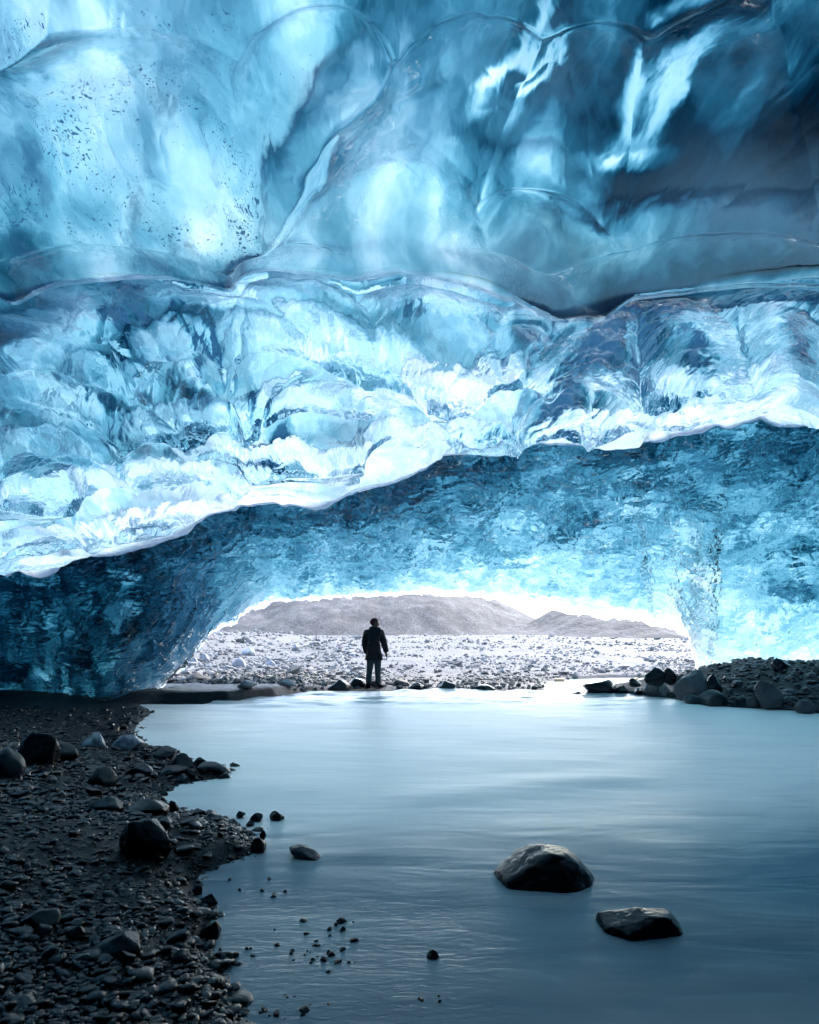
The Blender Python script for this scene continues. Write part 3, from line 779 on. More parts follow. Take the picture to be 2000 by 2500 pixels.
def locate(px, py):
    Yg = F*CAMZ/(py - HY)
    for _ in range(30):
        z = float(ground_at(np.array([(px - CX)/F*Yg]), np.array([Yg]))[0])
        z = max(z, 0.0)
        Yn = F*(CAMZ - z)/(py - HY); Yg = .5*Yg + .5*Yn
    return (px - CX)/F*Yg, Yg, z
seed_i = [100]
def rock(name, px, base, w, h, mat, label, cat='rock', rot=0, tilt=0, sub=4, ang=.7, deep=.85, group=None, sink=.30, seed=None, planes=14, peak=.42, cuts=None):
    x, y, z = locate(px, base)
    sx = w*y/F/2; hz = h*y/F*(.82 if px < 450 else 1)
    seed_i[0] += 1
    v, f = rock_verts(sub, seed or seed_i[0], planes, ang, .05, cuts)
    sz = hz*(1 + sink)/2
    t01 = np.clip((v[:, 2:3] + .3)/1.3, 0, 1)
    v[:, :2] *= 1 - peak*t01**1.3
    v = v*np.array([sx, sx*deep, sz])
    if tilt:
        c, s = math.cos(tilt), math.sin(tilt)
        v = np.stack([v[:, 0]*c - v[:, 2]*s, v[:, 1], v[:, 0]*s + v[:, 2]*c], -1)
        k = (sx*2)/(v[:, 0].max() - v[:, 0].min()); kz = hz*(1 + sink)/(v[:, 2].max() - v[:, 2].min())
        v = v*np.array([k, 1, kz])
    v[:, 2] -= v[:, 2].min()
    if px > 1450 and y > 10: mat = {'grey_boulder': M_BANKROCK}.get(mat.name, mat)
    me = mesh_from(name, v, f, True, None, [mat])
    o = obj(name, me, None, (x, y + sx*deep*.6, z - hz*sink))
    return tag(o, label, cat, group)

B, G_, SL, PA, TA = M_WET, M_GREY, M_SLATE, M_PALE, M_TAN
ROCKS = [
 # in the open river
 ('rock', 743, 2096, 88, 26, G_, 'flat slanting grey rock alone in the water right of the stony point', 'rock', 0, -.2, 4),
 ('rock', 1057, 2343, 32, 20, B, 'small round dark rock in the shallow foreground water, apart from the pebble cluster', 'rock'),
 ('rock', 511, 2290, 50, 36, B, 'rounded dark rock at the water edge in a small inlet of the near shore', 'rock', 0, 0, 4, .4),
 ('rock', 628, 2082, 42, 34, B, 'faceted dark rock at the tip of the stony point', 'rock', 0, 0, 4, .9),
 ('rock', 641, 2052, 18, 24, B, 'narrow upright black rock just behind the faceted rock at the point', 'rock'),
 ('rock', 673, 2002, 38, 20, B, 'domed dark rock, outermost of the row off the stony point', 'rock', 0, 0, 4, .4),
 ('rock', 625, 2004, 32, 18, B, 'pointed dark rock in the row off the stony point, next to the domed one', 'rock', 0, .2),
 ('rock', 585, 1996, 24, 14, B, 'tilted dark rock, inner end of the row off the stony point', 'rock', 0, .4),
 ('rock', 609, 2016, 22, 10, B, 'low dark rock in the water in front of the row off the point', 'rock'),
 ('rock', 420, 1982, 30, 32, B, 'round black stone standing like a ball by the inlet', 'rock', 0, 0, 4, .1),
 ('boulder', 437, 1886, 62, 54, B, 'rounded black boulder, largest of the rocks on the far spit of the left shore', 'boulder', 0, .1, 4, .4),
 ('boulder', 400, 1852, 60, 34, G_, 'shiny humped boulder behind the black one on the far spit', 'boulder', 0, 0, 4, .5),
 ('rock', 484, 1872, 40, 22, B, 'dark hump-backed rock in the water right of the black spit boulder', 'rock', 0, .15),
 ('rock', 572, 1872, 26, 10, B, 'small dark rock farthest out in the water off the far spit', 'rock', 0, -.2),
 ('rock', 518, 1888, 74, 26, SL, 'long tilted slab leaning out of the water at the end of the far spit', 'rock', 0, -.35, 4, .85),
 ('rock', 542, 1902, 36, 15, B, 'low wet rock at the outer tip of the far spit, in front of the slab', 'rock'),
 ('rock', 416, 1892, 72, 24, G_, 'wide pale-glinting slab lying in front of the black spit boulder', 'rock', 0, .1, 4, .8),
 ('rock', 337, 1892, 68, 32, SL, 'blue-grey flat-topped slab on the shore left of the spit boulders', 'rock', 0, .12, 4, .95),
 ('rock', 443, 1908, 30, 22, SL, 'small grey rock at the front of the far spit', 'rock'),
 ('rock', 463, 1900, 24, 22, B, 'small black rock beside the grey one at the front of the spit', 'rock'),
 ('rock', 372, 1900, 26, 16, B, 'low black rock between the blue-grey slab and the spit boulders', 'rock'),
 # left shore
 ('boulder', 80, 1866, 104, 92, B, 'big smooth black boulder near the left edge, tallest on the back shore', 'boulder', 0, .15, 5, .4, .85, None, .28, None, 14, .2),
 ('boulder', 146, 1858, 68, 54, B, 'dark sloping boulder leaning right of the big black one', 'boulder', 0, .45, 4, .5),
 ('boulder', 4, 1896, 84, 84, G_, 'grey-blue boulder cut off by the left edge of the view', 'boulder', 0, 0, 4, .4, .85, None, .28, None, 14, .1),
 ('boulder', 240, 1920, 68, 58, G_, 'knobbly grey boulder with a lit face in the middle of the back shore', 'boulder', 0, 0, 4, .6),
 ('boulder', 340, 2096, 130, 108, B, 'large pitch-black boulder in the middle of the left shore', 'boulder', 0, .12, 5, .45),
 ('rock', 250, 1978, 80, 36, G_, 'flattish dark grey rock behind the pitch-black boulder', 'rock', 0, -.1),
 ('rock', 350, 1990, 100, 40, B, 'long low wet rock at the inlet behind the pitch-black boulder', 'rock', 0, .05),
 ('rock', 395, 2020, 40, 26, G_, 'grey-green rock leaning beside the ball-like black stone', 'rock', 0, .3),
 ('rock', 85, 2268, 100, 44, B, 'wide black rock near the left edge of the foreground shore', 'rock', 0, .05),
 ('rock', 97, 2288, 40, 34, G_, 'rough grey stone leaning in front of the wide black rock', 'rock', 0, .4),
 ('rock', 283, 2334, 120, 50, B, 'widest black rock in the middle of the foreground shore', 'rock', 0, -.08),
 ('rock', 302, 2356, 42, 36, G_, 'rough grey stone in front of the widest black foreground rock', 'rock', 0, .4),
 ('rock', 438, 2352, 54, 34, G_, 'rounded grey stone on the foreground shore near the water', 'rock', 0, .1, 4, .4),
 ('rock', 178, 2290, 46, 30, SL, 'speckled grey-blue stone between the two black foreground rocks', 'rock'),
 ('rock', 505, 2214, 48, 28, B, 'angular dark rock at the water edge above the rounded inlet rock', 'rock', 0, -.2, 4, .9),
 ('rock', 482, 2186, 26, 22, B, 'small dark rock at the water edge above the angular one', 'rock'),
 ('rock', 180, 2356, 66, 22, SL, 'long flat slab left of the rough grey foreground stone', 'rock', 0, .15, 4, .95),
 ('rock', 240, 2352, 58, 14, SL, 'thin flat slab lying level in the foreground gravel', 'rock', 0, 0, 4, .95),
 ('rock', 36, 2286, 64, 18, SL, 'thin pale slab at the left edge of the foreground shore', 'rock', 0, -.05, 4, .95),
 ('rock', 75, 2302, 30, 20, G_, 'blocky grey stone below the thin pale slab', 'rock'),
 ('rock', 213, 2476, 36, 18, SL, 'pale flat stone low in the foreground, closest to the bottom edge', 'rock', 0, .1, 4, .9),
 ('rock', 280, 2366, 34, 18, G_, 'blocky stone at the foot of the rough grey foreground stone', 'rock'),
 # right bank
 ('boulder', 1705, 1706, 92, 70, G_, 'biggest rounded boulder of the right bank, speckled grey', 'boulder', 0, .0, 5, .5),
 ('boulder', 1746, 1692, 42, 46, B, 'dark boulder tucked behind the biggest one on the right bank', 'boulder', 0, .1),
 ('boulder', 1616, 1703, 74, 48, G_, 'squat speckled boulder left of the biggest one on the right bank', 'boulder', 0, 0, 5, .5),
 ('boulder', 1606, 1680, 60, 36, B, 'black boulder behind the squat speckled one', 'boulder', 0, 0, 4, .5),
 ('boulder', 1640, 1680, 36, 34, B, 'dark boulder between the black one and the biggest boulder', 'boulder', 0, .4),
 ('boulder', 1475, 1697, 90, 38, B, 'long black boulder lying at the left end of the right bank', 'boulder', 0, -.22, 4, .5),
 ('rock', 1519, 1697, 40, 26, B, 'jagged black rock right of the long black boulder', 'rock', 0, 0, 4, .9),
 ('rock', 1563, 1699, 36, 22, B, 'low black rock left of the squat speckled boulder', 'rock'),
 ('rock', 1552, 1684, 34, 18, B, 'black rock with a glinting top behind the low black one', 'rock'),
 ('rock', 1411, 1696, 24, 8, B, 'small black rock awash left of the long black boulder', 'rock'),
 ('rock', 1697, 1722, 54, 26, SL, 'smooth blue-grey rock in the water below the biggest boulder', 'rock', 0, 0, 4, .6),
 ('rock', 1750, 1725, 80, 40, SL, 'triangular striped grey rock at the water edge of the right bank', 'rock', 0, 0, 4, .9),
 ('boulder', 1788, 1700, 50, 40, B, 'dark wet boulder right of the triangular rock', 'boulder'),
 ('boulder', 1829, 1692, 56, 38, G_, 'grey boulder in the middle of the right bank, against the bright ice', 'boulder', 0, .05, 4, .5),
 ('boulder', 1832, 1674, 38, 22, B, 'black boulder top showing behind the grey middle boulder', 'boulder'),
 ('boulder', 1869, 1678, 46, 40, G_, 'leaning grey boulder on the right bank beside the clear ice foot', 'boulder', 0, -.4),
 ('boulder', 1881, 1722, 66, 54, G_, 'large round grey boulder low on the right bank', 'boulder', 0, 0, 5, .35),
 ('boulder', 1850, 1728, 46, 30, G_, 'broken purple-grey boulder at the water below the round one', 'boulder', 0, 0, 4, .85),
 ('rock', 1912, 1668, 42, 28, B, 'dark ridged rock high on the right bank', 'rock', 0, .2),
 ('rock', 1924, 1642, 32, 20, B, 'small black rock on the skyline of the right bank', 'rock'),
 ('boulder', 1963, 1656, 60, 32, G_, 'broad light grey boulder at the top of the right bank', 'boulder', 0, -.05, 4, .8),
 ('rock', 1999, 1640, 36, 36, G_, 'grey rock at the right edge of the view', 'rock'),
 ('rock', 1972, 1742, 46, 32, G_, 'pale angular rock at the lower right end of the bank', 'rock', 0, .3, 4, .95),
 # far bank by the person
 ('rock', 827, 1684, 58, 26, G_, 'streaked grey rock at the water edge left of the person', 'rock', 0, .1),
 ('rock', 872, 1680, 42, 25, B, 'black rock beside the feet of the person', 'rock', 0, .3),
 ('rock', 886, 1664, 36, 17, TA, 'brownish rock behind the black one by the person', 'rock'),
 ('rock', 980, 1674, 44, 18, TA, 'flat brown-grey rock right of the person', 'rock', 0, 0, 4, .9),
 ('rock', 1019, 1683, 42, 17, B, 'black rock at the water right of the flat brown-grey one', 'rock'),
 ('rock', 1091, 1683, 48, 21, G_, 'grey rock at the water, midway between the person and the outflow', 'rock', 0, .2),
 ('rock', 1184, 1685, 54, 13, B, 'low dark rock at the water left of the outflow', 'rock'),
 ('boulder', 701, 1674, 42, 16, PA, 'pale boulder above the dark cut bank', 'boulder'),
 ('boulder', 660, 1632, 28, 22, PA, 'pale upright boulder on the plain left of the person', 'boulder'),
 ('boulder', 581, 1630, 36, 24, PA, 'rounded pale boulder farther left on the plain', 'boulder'),
 ('boulder', 604, 1600, 34, 19, PA, 'pale boulder higher on the stony slope at the left', 'boulder'),
 ('boulder', 497, 1615, 30, 20, PA, 'round pale boulder close to the left jamb of the arch', 'boulder'),
 ('boulder', 472, 1622, 26, 19, PA, 'pale boulder touching the left jamb of the arch', 'boulder'),
 ('boulder', 476, 1664, 60, 22, TA, 'flat boulder with a dark front by the left jamb', 'boulder'),
 ('boulder', 600, 1680, 56, 19, PA, 'wide pale boulder just above the dark cut bank', 'boulder'),
]
for r in ROCKS: rock(*r)
rock('boulder', 1342, 2166, 262, 72, B, 'largest black boulder rising from the open river, glossy and peaked', 'boulder', 0, 0, 5, .45, .8, None, .35, 71, 14, 0,
     [(-.62, -.12, .80, .62), (-.1, -.9, .42, .66), (.5, -.75, .45, .72), (.80, -.05, .62, .74), (.30, .1, .95, .70), (-.15, .3, .95, .78), (0, 1, .4, .7), (-.8, .5, .4, .85), (.9, .4, .1, .95), (-1, -.2, .1, .98), (0, 0, -1, .5), (.95, -.4, .05, .95)])
rock('boulder', 1582, 2284, 208, 40, B, 'low wet black boulder with ridged slanting top, nearest the right foreground', 'boulder', 0, 0, 5, .5, .7, None, .4, 77, 14, 0,
     [(-.42, -.1, .90, .50), (-.25, -.6, .75, .58), (.25, -.95, .25, .60), (.9, -.2, .35, .92), (.15, .1, 1, .62), (0, 1, .5, .6), (-1, 0, .1, 1.0), (0, 0, -1, .5), (.75, -.6, .4, .85), (-.7, -.7, .2, .85)])
for (px, base, w, h, lab) in ((222, 1826, 62, 44, 'glinting broken ice chunk on the back shore, left of the pale block'), (300, 1832, 84, 44, 'pale frosted ice block on the back shore by the water'), (393, 1704, 22, 34, 'clear lump of ice standing under the left jamb of the arch')):
    rock('ice_chunk', px, base, w, h, M_CHUNK, lab, 'ice chunk', 0, 0, 4, .8)

# repeats built from a few shapes, each stone an object of its own
def stone_protos(n, sub, mats, seed0, ang=.85):
    res = []
    for k in range(n):
        v, f = rock_verts(sub, seed0 + k, 15, ang, .07)
        res.append(mesh_from('stone', v, f, sub >= 3 and ang < .8, None, [mats[k % len(mats)]]))
    return res
def strew(name, label, cat, group, protos, spots):
    for (px, py, w, asp, dp) in spots:
        x, y, z = locate(px, py)
        o = obj(name, protos[random.randrange(len(protos))], None)
        sx = w*y/F/2
        o.scale = (sx, sx*dp, sx*asp)
        o.rotation_euler = (random.uniform(-.3, .3), random.uniform(-.3, .3), random.uniform(0, 6.28))
        o.location = (x, y, z + sx*asp*(.30 if name != 'pebble' else random.uniform(-.25, .25)))
        tag(o, label, cat, group)
def on_land(px, py):
    Yg = F*CAMZ/(py - HY); return float(shore_at(np.array([(px - CX)/F*Yg]), np.array([Yg]))[0])
SHORE = stone_protos(14, 3, [B, B, G_, SL], 300, .72)
spots = []
while len(spots) < 215:
    py = 1850 + 680*random.random()**.8; px = random.uniform(-20, 620)
    if on_land(px, py) < .02: continue
    k = (py - HY)/960
    spots.append((px, py, random.uniform(10, 30)*(.42 + .62*k), random.uniform(.18, .55), random.uniform(.6, 1)))
strew('stone', 'small wet dark stone lying loose in the gravel of the left shore', 'stone', 'loose stones on the left shore', SHORE, spots)
spots = []
for (cx, cy, rx, ry, n) in ((770, 2340, 60, 25, 22), (825, 2255, 22, 14, 9), (700, 2455, 40, 22, 14), (560, 2330, 50, 20, 8), (1040, 2450, 30, 10, 4), (620, 2170, 50, 25, 7), (800, 2300, 90, 40, 8)):
    for _ in range(n):
        spots.append((random.gauss(cx, rx*.8), min(2490, random.gauss(cy, ry*.8)), random.choice((7, 9, 10, 12, 14, 18, 24))*random.uniform(.8, 1.2), random.uniform(.6, 1.0), random.uniform(.7, 1)))
strew('pebble', 'tiny black pebble poking out of the shallow foreground water', 'pebble', 'pebbles in the foreground shallows', SHORE, spots)
BANK = stone_protos(10, 3, [M_BANKROCK, M_BANKROCK, SL, B], 400, .72)
spots = []
while len(spots) < 80:
    px = random.uniform(1640, 2030); py = random.uniform(1640, 1752)
    x, y, z = locate(px, py)
    if shore_at(np.array([x]), np.array([y]))[0] < .02 or y > 16 or py < 1700 - (px - 1700)*.17: continue
    spots.append((px, py, random.uniform(9, 30), random.uniform(.4, .8), random.uniform(.6, 1)))
strew('stone', 'small grey stone in the rubble of the right bank', 'stone', 'loose stones on the right bank', BANK, spots)
PLAIN = stone_protos(14, 3, [PA, PA, PA, TA], 500, .75)
spots = []
while len(spots) < 230:
    py = 1572 + 108*random.random(); px = random.uniform(430, 1700)
    x, y, z = locate(px, py)
    if shore_at(np.array([x]), np.array([y]))[0] < .1 or y < 14.4: continue
    k = (py - 1550)/120
    lft = 1.25 if px < 900 else .75
    spots.append((px, py, random.uniform(7, 20)*(.25 + .7*k)*lft, random.uniform(.5, .85), random.uniform(.7, 1)))
strew('boulder', 'pale dry boulder strewn on the gravel plain outside the cave', 'boulder', 'pale boulders on the plain', PLAIN, spots)

# uncountable pebbles: one mesh per kind of ground
def pebble_mesh(name, label, pts, sizes, mat, sub=1, seed=0, flat=(.35, .7), smooth=False):
    r = np.random.default_rng(seed)
    protos = [rock_verts(sub, 700 + k, 9, .9)[0] for k in range(10)]
    f = ICO[sub][1]; nv = len(protos[0])
    n = len(pts)
    kind = r.integers(0, 10, n)
    base = np.stack(protos)[kind]
    sc = np.stack([sizes, sizes*r.uniform(.6, 1, n), sizes*r.uniform(flat[0], flat[1], n)], -1)
    V = base*sc[:, None, :]
    a = r.uniform(0, 6.28, n); tl = r.normal(0, .28, n)
    c, s = np.cos(tl)[:, None], np.sin(tl)[:, None]
    V = np.stack([V[..., 0]*c - V[..., 2]*s, V[..., 1], V[..., 0]*s + V[..., 2]*c], -1)
    c, s = np.cos(a)[:, None], np.sin(a)[:, None]
    V = np.stack([V[..., 0]*c - V[..., 1]*s, V[..., 0]*s + V[..., 1]*c, V[..., 2]], -1)
    V = V + pts[:, None, :]
    V[..., 2] += (sc[:, 2]*.3)[:, None]
    Fc = (f[None] + (np.arange(n)*nv)[:, None, None]).reshape(-1, 3)
    tone = np.repeat(np.clip(r.random(n)*.8 + .35*fbm(pts[:, 0]*.5, pts[:, 1]*.3, 0, 3, 3), 0, 1), nv)
    me = mesh_from(name, V, Fc, smooth, {'tone': tone}, [mat])
    return tag(obj(name, me), label, kind='stuff')
M_SHOREPEB = mat_stones_vary('shore_pebbles', (.008, .010, .013), (.0015, .002, .0025), .17, .34, 30, .4)
M_BANKPEB = mat_stones_vary('bank_pebbles', (.17, .175, .18), (.025, .028, .032), .5, .5, 30, .4)
M_PLAINPEB = mat_stones_vary('plain_rubble', (.30, .298, .295), (.085, .085, .090), .85, .3, 8, .5)
def sample(n, fn_xy, cond, seed):
    r = np.random.default_rng(seed); X_, Y_ = fn_xy(r, n)
    k = cond(X_, Y_); X_, Y_ = X_[k], Y_[k]
    return np.stack([X_, Y_, ground_at(X_, Y_)], -1), r
def px_sampler(px0, px1, py0, py1, pw=1.0):
    def fn(r, n):
        px = r.uniform(px0, px1, n); py = py0 + (py1 - py0)*r.random(n)**pw
        Yg = F*(CAMZ - .08)/(py - HY); return (px - CX)/F*Yg, Yg
    return fn
pts, r = sample(13000, px_sampler(-250, 680, 1990, 2640, .9), lambda x, y: shore_at(x, y) > -.10 + .09*vnoise(x*6, y*6, 0, 3), 21)
pebble_mesh('gravel', 'dark wet gravel of the near left shore', pts, np.minimum(r.lognormal(-4.45, .6, len(pts))*(.75 + .05*pts[:, 1]), .06), M_SHOREPEB, 2, 22, (.18, .55), True)
pts, r = sample(15000, px_sampler(-250, 660, 1722, 2030, .95), lambda x, y: shore_at(x, y) > -.12 + .11*vnoise(x*5, y*5, 0, 3), 1)
pebble_mesh('gravel', 'dark wet gravel of the left shore', pts, np.minimum(r.lognormal(-4.35, .6, len(pts))*(.75 + .05*pts[:, 1]), .065), M_SHOREPEB, 1, 2)
pts, r = sample(3500, px_sampler(1640, 2150, 1600, 1760), lambda x, y: (shore_at(x, y) > 0) & (x > 4) & (y < 16.3), 3)
pebble_mesh('gravel', 'grey rubble of the right bank', pts, np.minimum(r.lognormal(-3.1, .45, len(pts)), .14), M_BANKPEB, 1, 4)
def plain_xy(r, n):
    py = 1543 + 140*r.random(n)**1.1; px = r.uniform(330, 1780, n)
    Yg = F*(CAMZ - .25)/(py - HY); Yg = np.clip(Yg, 12.5, 110); return (px - CX)/F*Yg, Yg
pts, r = sample(24000, plain_xy, lambda x, y: (shore_at(x, y) > .04) & (y > 12.6) & ((y > 15.0) | (x < 3)) & ((y > 14.3) | (x > -1.3)) & (fbm(x*.35, y*.16, 0, 77, 4) + .35*sstep(22, 15, y) + .25*sstep(-2, -5, x) > -.12 + .5*vnoise(x*91, y*83, 0, 5)*.5), 5)
sz = np.minimum(r.lognormal(-3.35, .6, len(pts))*(.6 + .018*pts[:, 1])*np.where(pts[:, 0] < -1.5, 1.15, .85), .34)
pebble_mesh('rubble', 'pale rubble covering the plain outside', pts, sz, M_PLAINPEB, 1, 6, (.5, .9))

# boards by the outflow
M_WOOD = mat_simple('weathered_wood', (.42, .36, .22), .7, .3, .3, 8, .3, .01, (1, 8, 8))
def board(px, py, w, h, rot, tilt, label):
    x, y, z = locate(px, py)
    L = w*y/F; H = h*y/F
    bm = bmesh.new(); bmesh.ops.create_cube(bm, size=1)
    bmesh.ops.scale(bm, vec=(L, L*.28, H), verts=bm.verts)
    bmesh.ops.bevel(bm, geom=bm.edges[:], offset=H*.12, segments=2, affect='EDGES')
    me = bpy.data.meshes.new('board'); bm.to_mesh(me); bm.free(); me.materials.append(M_WOOD)
    o = obj('board', me, None, (x, y, z + H*.45)); o.rotation_euler = (.25, tilt, rot)
    tag(o, label, 'board')
board(1366, 1664, 25, 8, .1, 0, 'short yellowish board lying flat at the far edge of the outflow')
board(1547, 1663, 22, 7, .2, -.22, 'short yellowish board tilted behind the black rocks of the bank')

# ------------------------------------------------------------------ the person
M_JACKET = mat_simple('black_jacket', (.010, .012, .015), .75, .2, .4, 20, .4, .01)
M_JEANS = mat_simple('dark_jeans', (.030, .045, .055), .85, .2, .4, 40, .3, .005)
M_BOOT = mat_simple('dark_boots', (.014, .012, .014), .6, .3, .3, 30, .3, .005)
M_SKINH = mat_simple('skin', (.07, .038, .03), .55, .4, .15, 30, .1, .002)
M_HAT = mat_simple('dark_red_cap', (.045, .010, .014), .85, .2, .35, 60, .5, .004)
M_BEARD = mat_simple('dark_hair', (.016, .012, .011), .7, .3, .4, 80, .5, .004)

def skin_mesh(name, verts, edges, radii, mat, root=0, sub=2, parent=None):
    me = bpy.data.meshes.new(name); me.from_pydata([Vector(v) for v in verts], edges, [])
    o = bpy.data.objects.new(name, me); COL.objects.link(o)
    md = o.modifiers.new('skin', 'SKIN'); md.use_smooth_shade = True
    sv = me.skin_vertices[0].data
    for i, r in enumerate(radii):
        sv[i].radius = (r if hasattr(r, '__len__') else (r, r)); sv[i].use_root = (i == root)
    ss = o.modifiers.new('sub', 'SUBSURF'); ss.levels = ss.render_levels = sub
    dg = bpy.context.evaluated_depsgraph_get()
    ev = o.evaluated_get(dg)
    m2 = bpy.data.meshes.new_from_object(ev); m2.name = name
    bpy.data.objects.remove(o); bpy.data.meshes.remove(me)
    m2.materials.clear(); m2.materials.append(mat)
    for p in m2.polygons: p.use_smooth = True
    r = obj(name, m2, parent); return r

px0, py0, pz0 = locate(914, 1679)
man = bpy.data.objects.new('person', None); COL.objects.link(man)
man.location = (px0, py0, pz0 - .01)
tag(man, 'person in a hooded black jacket and dark jeans standing at the far water edge', 'person')
# local frame: +x right in the photo, +y away from the camera, z up; height about 1.74
# body: head, neck, torso, arms with hands, legs - one surface
bv, be, br = [], [], []
def nod(p, r, frm=None):
    bv.append(p); br.append(r); i = len(bv) - 1
    if frm is not None: be.append((frm, i))
    return i
pel = nod((0, 0, .92), .14)
sp = nod((0, 0, 1.10), .13, pel); ch = nod((0, .0, 1.32), .14, sp); nk0 = nod((.005, .0, 1.46), .08, ch); nk1 = nod((.012, .005, 1.53), .074, nk0)
hd0 = nod((.022, .005, 1.60), .098, nk1); hd1 = nod((.016, .005, 1.655), .112, hd0); hd2 = nod((.010, .005, 1.695), .080, hd1)
for sx, knee, ank, toe in ((-1, (-.110, -.02, .50), (-.140, .0, .10), (-.165, .13, .045)), (1, (.085, .01, .50), (.095, .02, .10), (.20, .07, .045))):
    hp = nod((sx*.085, 0, .86), .095, pel); kn = nod(knee, .062, hp); an = nod(ank, .045, kn); nod(toe, .038, an)
arms = {}
for sx, el, wr in ((-1, (-.255, .02, 1.12), (-.215, .06, .90)), (1, (.245, .01, 1.10), (.296, .03, .86))):
    sh = nod((sx*.175, 0, 1.40), .075, ch); e = nod(el, .047, sh); w = nod(wr, .032, e)
    hnd = nod((wr[0] + sx*.012 if sx > 0 else wr[0] + .03, wr[1] + .005, wr[2] - .075), .033, w)
    arms[sx] = (w, hnd)
    hx, hy, hz = bv[hnd]
    for k, (ox, oy, ln) in enumerate(((.006, .026, .062), (.008, .010, .070), (.008, -.007, .066), (.004, -.022, .052))):
        a = nod((hx + ox*sx, hy + oy, hz - .030), .010, hnd)
        b = nod((hx + ox*sx - .004*sx, hy + oy, hz - .030 - ln*.5), .0095, a)
        nod((hx + ox*sx - .022*sx, hy + oy*.9, hz - .030 - ln*.95), .008, b)
    ta = nod((hx - .004*sx, hy + .036, hz + .012), .011, hnd); nod((hx - .010*sx, hy + .050, hz - .030), .009, ta)
body = skin_mesh('body', bv, be, br, M_SKINH, 0, 2, man)
# shape the face, turned to the right and a little up: brow, nose, chin
me = body.data
FDIR = Vector((.93, .30, .22)).normalized()
for v in me.vertices:
    c = v.co
    if c.z > 1.555:
        d = c - Vector((.018, .005, 1.635))
        f = d.dot(FDIR)
        u = d - FDIR*f
        h = c.z - 1.635
        if f > .02:
            side = abs(u.dot(FDIR.cross(Vector((0, 0, 1))).normalized()))
            nose = math.exp(-((h - .005)/.016)**2 - (side/.014)**2)*.026
            brow = math.exp(-((h - .035)/.013)**2 - (side/.045)**2)*.008
            eye = -math.exp(-((h - .022)/.010)**2 - ((side - .03)/.014)**2)*.008
            mouth = -math.exp(-((h + .034)/.006)**2 - (side/.025)**2)*.004
            chin = math.exp(-((h + .062)/.018)**2 - (side/.03)**2)*.018
            v.co = c + FDIR*(nose + brow + eye + mouth + chin)
# ear, beard, cap
def blob(name, mat, loc, sc, rot=(0, 0, 0), parent=None, cut=None, seed=3):
    v, f = ICO[4]
    v = v.copy()
    if cut is not None: v[:, 2] = np.maximum(v[:, 2], cut)
    R = np.array(Euler(rot).to_matrix())
    v = (v*np.array(sc)) @ R.T + np.array(loc)
    v = v + .004*np.stack([fbm(v[:, 0]*30, v[:, 1]*30, v[:, 2]*30, seed + k, 2) for k in range(3)], -1)
    me = mesh_from(name, v, f, True, None, [mat]); return obj(name, me, parent)
blob('cap', M_HAT, (-.004, .004, 1.650), (.106, .098, .095), (0, -.38, .3), man, -.55)
blob('beard', M_BEARD, (.070, .022, 1.585), (.052, .058, .045), (0, .5, .3), man)
blob('ear', M_SKINH, (.012, -.086, 1.635), (.020, .012, .034), (0, .1, 0), man)
# jacket
jv, je, jr = [], [], []
def jn(p, r, frm=None):
    jv.append(p); jr.append(r); i = len(jv) - 1
    if frm is not None: je.append((frm, i))
    return i
j0 = jn((-.005, 0, .90), (.232, .16)); j1 = jn((-.012, 0, 1.06), (.232, .16), j0); j2 = jn((-.015, 0, 1.24), (.240, .165), j1); j3 = jn((-.005, 0, 1.38), (.20, .15), j2); j4 = jn((.0, 0, 1.47), (.13, .115), j3)
jb = jn((-.005, 0, .80), (.215, .155), j0)
for sx, pts_ in ((-1, ((-.185, .0, 1.375), (-.225, .01, 1.25), (-.245, .02, 1.10), (-.205, .055, .92), (-.19, .06, .85))), (1, ((.17, .0, 1.38), (.205, .0, 1.24), (.250, .01, 1.10), (.292, .03, .93), (.300, .03, .885)))):
    p = j3
    for q, r_ in zip(pts_, (.105, .096, .086, .076, .066)): p = jn(q, r_, p)
jacket = skin_mesh('jacket', jv, je, jr, M_JACKET, 0, 2, man)
hv = [(-.10, .01, 1.475), (-.02, -.085, 1.435), (.075, -.06, 1.44), (.135, .02, 1.46), (.06, .085, 1.48), (-.05, .08, 1.49)]
skin_mesh('hood', hv, [(0, 1), (1, 2), (2, 3), (3, 4), (4, 5), (5, 0)], [.075, .088, .085, .066, .06, .066], M_JACKET, 0, 2, man)
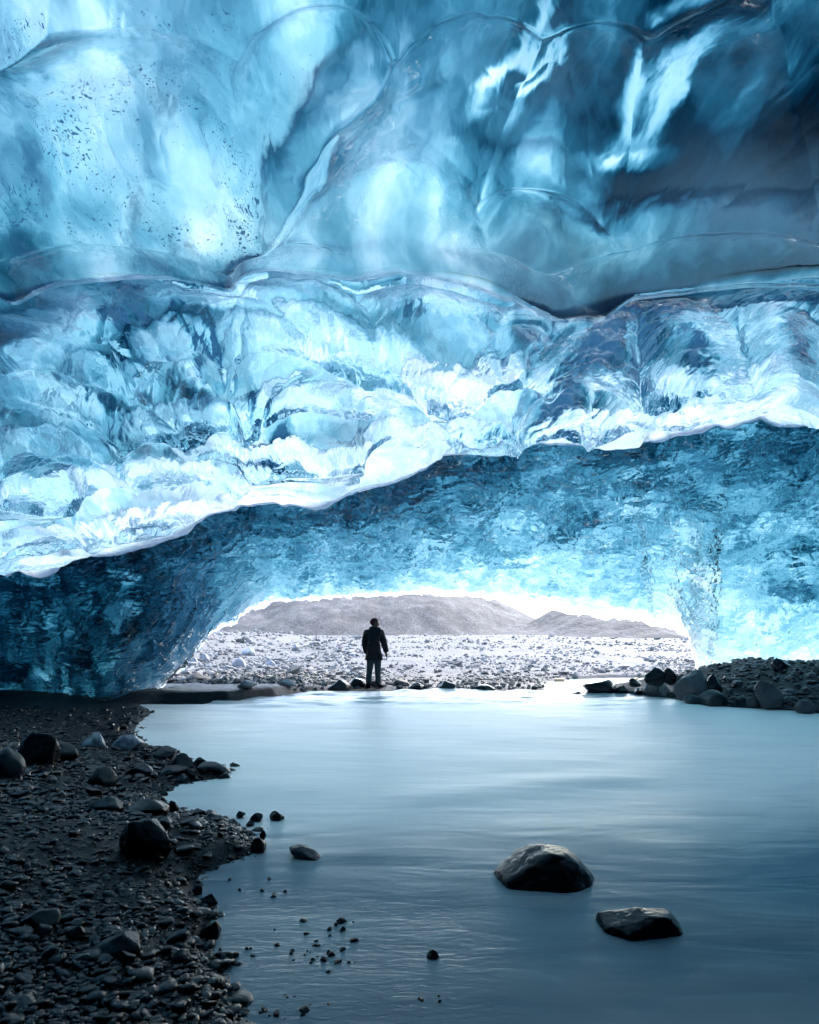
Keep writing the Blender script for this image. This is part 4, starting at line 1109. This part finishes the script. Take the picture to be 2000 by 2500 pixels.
# trousers, boots
tv, te, tr_ = [], [], []
def tn(p, r, frm=None):
    tv.append(p); tr_.append(r); i = len(tv) - 1
    if frm is not None: te.append((frm, i))
    return i
t0 = tn((0, 0, .90), .145)
for pts_ in (((-.085, 0, .80), (-.098, -.01, .62), (-.112, -.02, .48), (-.136, -.01, .28), (-.142, .0, .10)), ((.085, 0, .80), (.086, .005, .62), (.087, .01, .48), (.092, .015, .28), (.096, .02, .09))):
    p = t0
    for q, r_ in zip(pts_, (.122, .100, .084, .078, .082)): p = tn(q, r_, p)
skin_mesh('trousers', tv, te, tr_, M_JEANS, 0, 2, man)
for a_, b_, c_ in (((-.142, .0, .13), (-.142, .01, .05), (-.17, .16, .042)), ((.096, .015, .13), (.098, .018, .05), (.225, .075, .042))):
    skin_mesh('boot', [a_, b_, c_], [(0, 1), (1, 2)], [.070, .072, .058], M_BOOT, 1, 2, man)

# ------------------------------------------------------------------ light and camera
w = bpy.data.worlds.new('World'); S.world = w; w.use_nodes = True
nt = w.node_tree
bg = nt.nodes['Background']
sky = nt.nodes.new('ShaderNodeTexSky'); sky.sky_type = 'NISHITA'; sky.sun_disc = False
EL, AZ = math.radians(42), math.radians(30)
sky.sun_elevation = EL; sky.sun_rotation = AZ
sky.air_density = 1.0; sky.dust_density = 1.5; sky.ozone_density = 1.0
nt.links.new(sky.outputs[0], bg.inputs[0]); bg.inputs[1].default_value = .14
sd = bpy.data.lights.new('sun', 'SUN'); sd.energy = 1.5; sd.angle = math.radians(12); sd.color = (1, .97, .93)
so = bpy.data.objects.new('sun', sd); COL.objects.link(so)
dirv = Vector((math.sin(AZ)*math.cos(EL), math.cos(AZ)*math.cos(EL), math.sin(EL)))
so.rotation_euler = dirv.to_track_quat('Z', 'Y').to_euler(); so.location = dirv*60

cd = bpy.data.cameras.new('camera'); cam = bpy.data.objects.new('camera', cd); COL.objects.link(cam)
cd.sensor_fit = 'VERTICAL'; cd.sensor_height = 36; cd.sensor_width = 36
cd.lens = 36*F/2500; cd.shift_y = (HY - 1250)/2500
cd.clip_start = .05; cd.clip_end = 3000
cam.location = (0, 0, CAMZ); cam.rotation_euler = (math.pi/2, 0, 0)
S.camera = cam
S.view_settings.view_transform = 'Standard'; S.view_settings.look = 'None'
S.view_settings.exposure = 2.72; S.view_settings.gamma = 1
S.cycles.use_denoising = True
S.cycles.max_bounces = 10; S.cycles.diffuse_bounces = 4; S.cycles.glossy_bounces = 4; S.cycles.transmission_bounces = 8
S.cycles.caustics_refractive = True; S.cycles.caustics_reflective = True
S.cycles.blur_glossy = 1.0; S.cycles.sample_clamp_indirect = 6.0
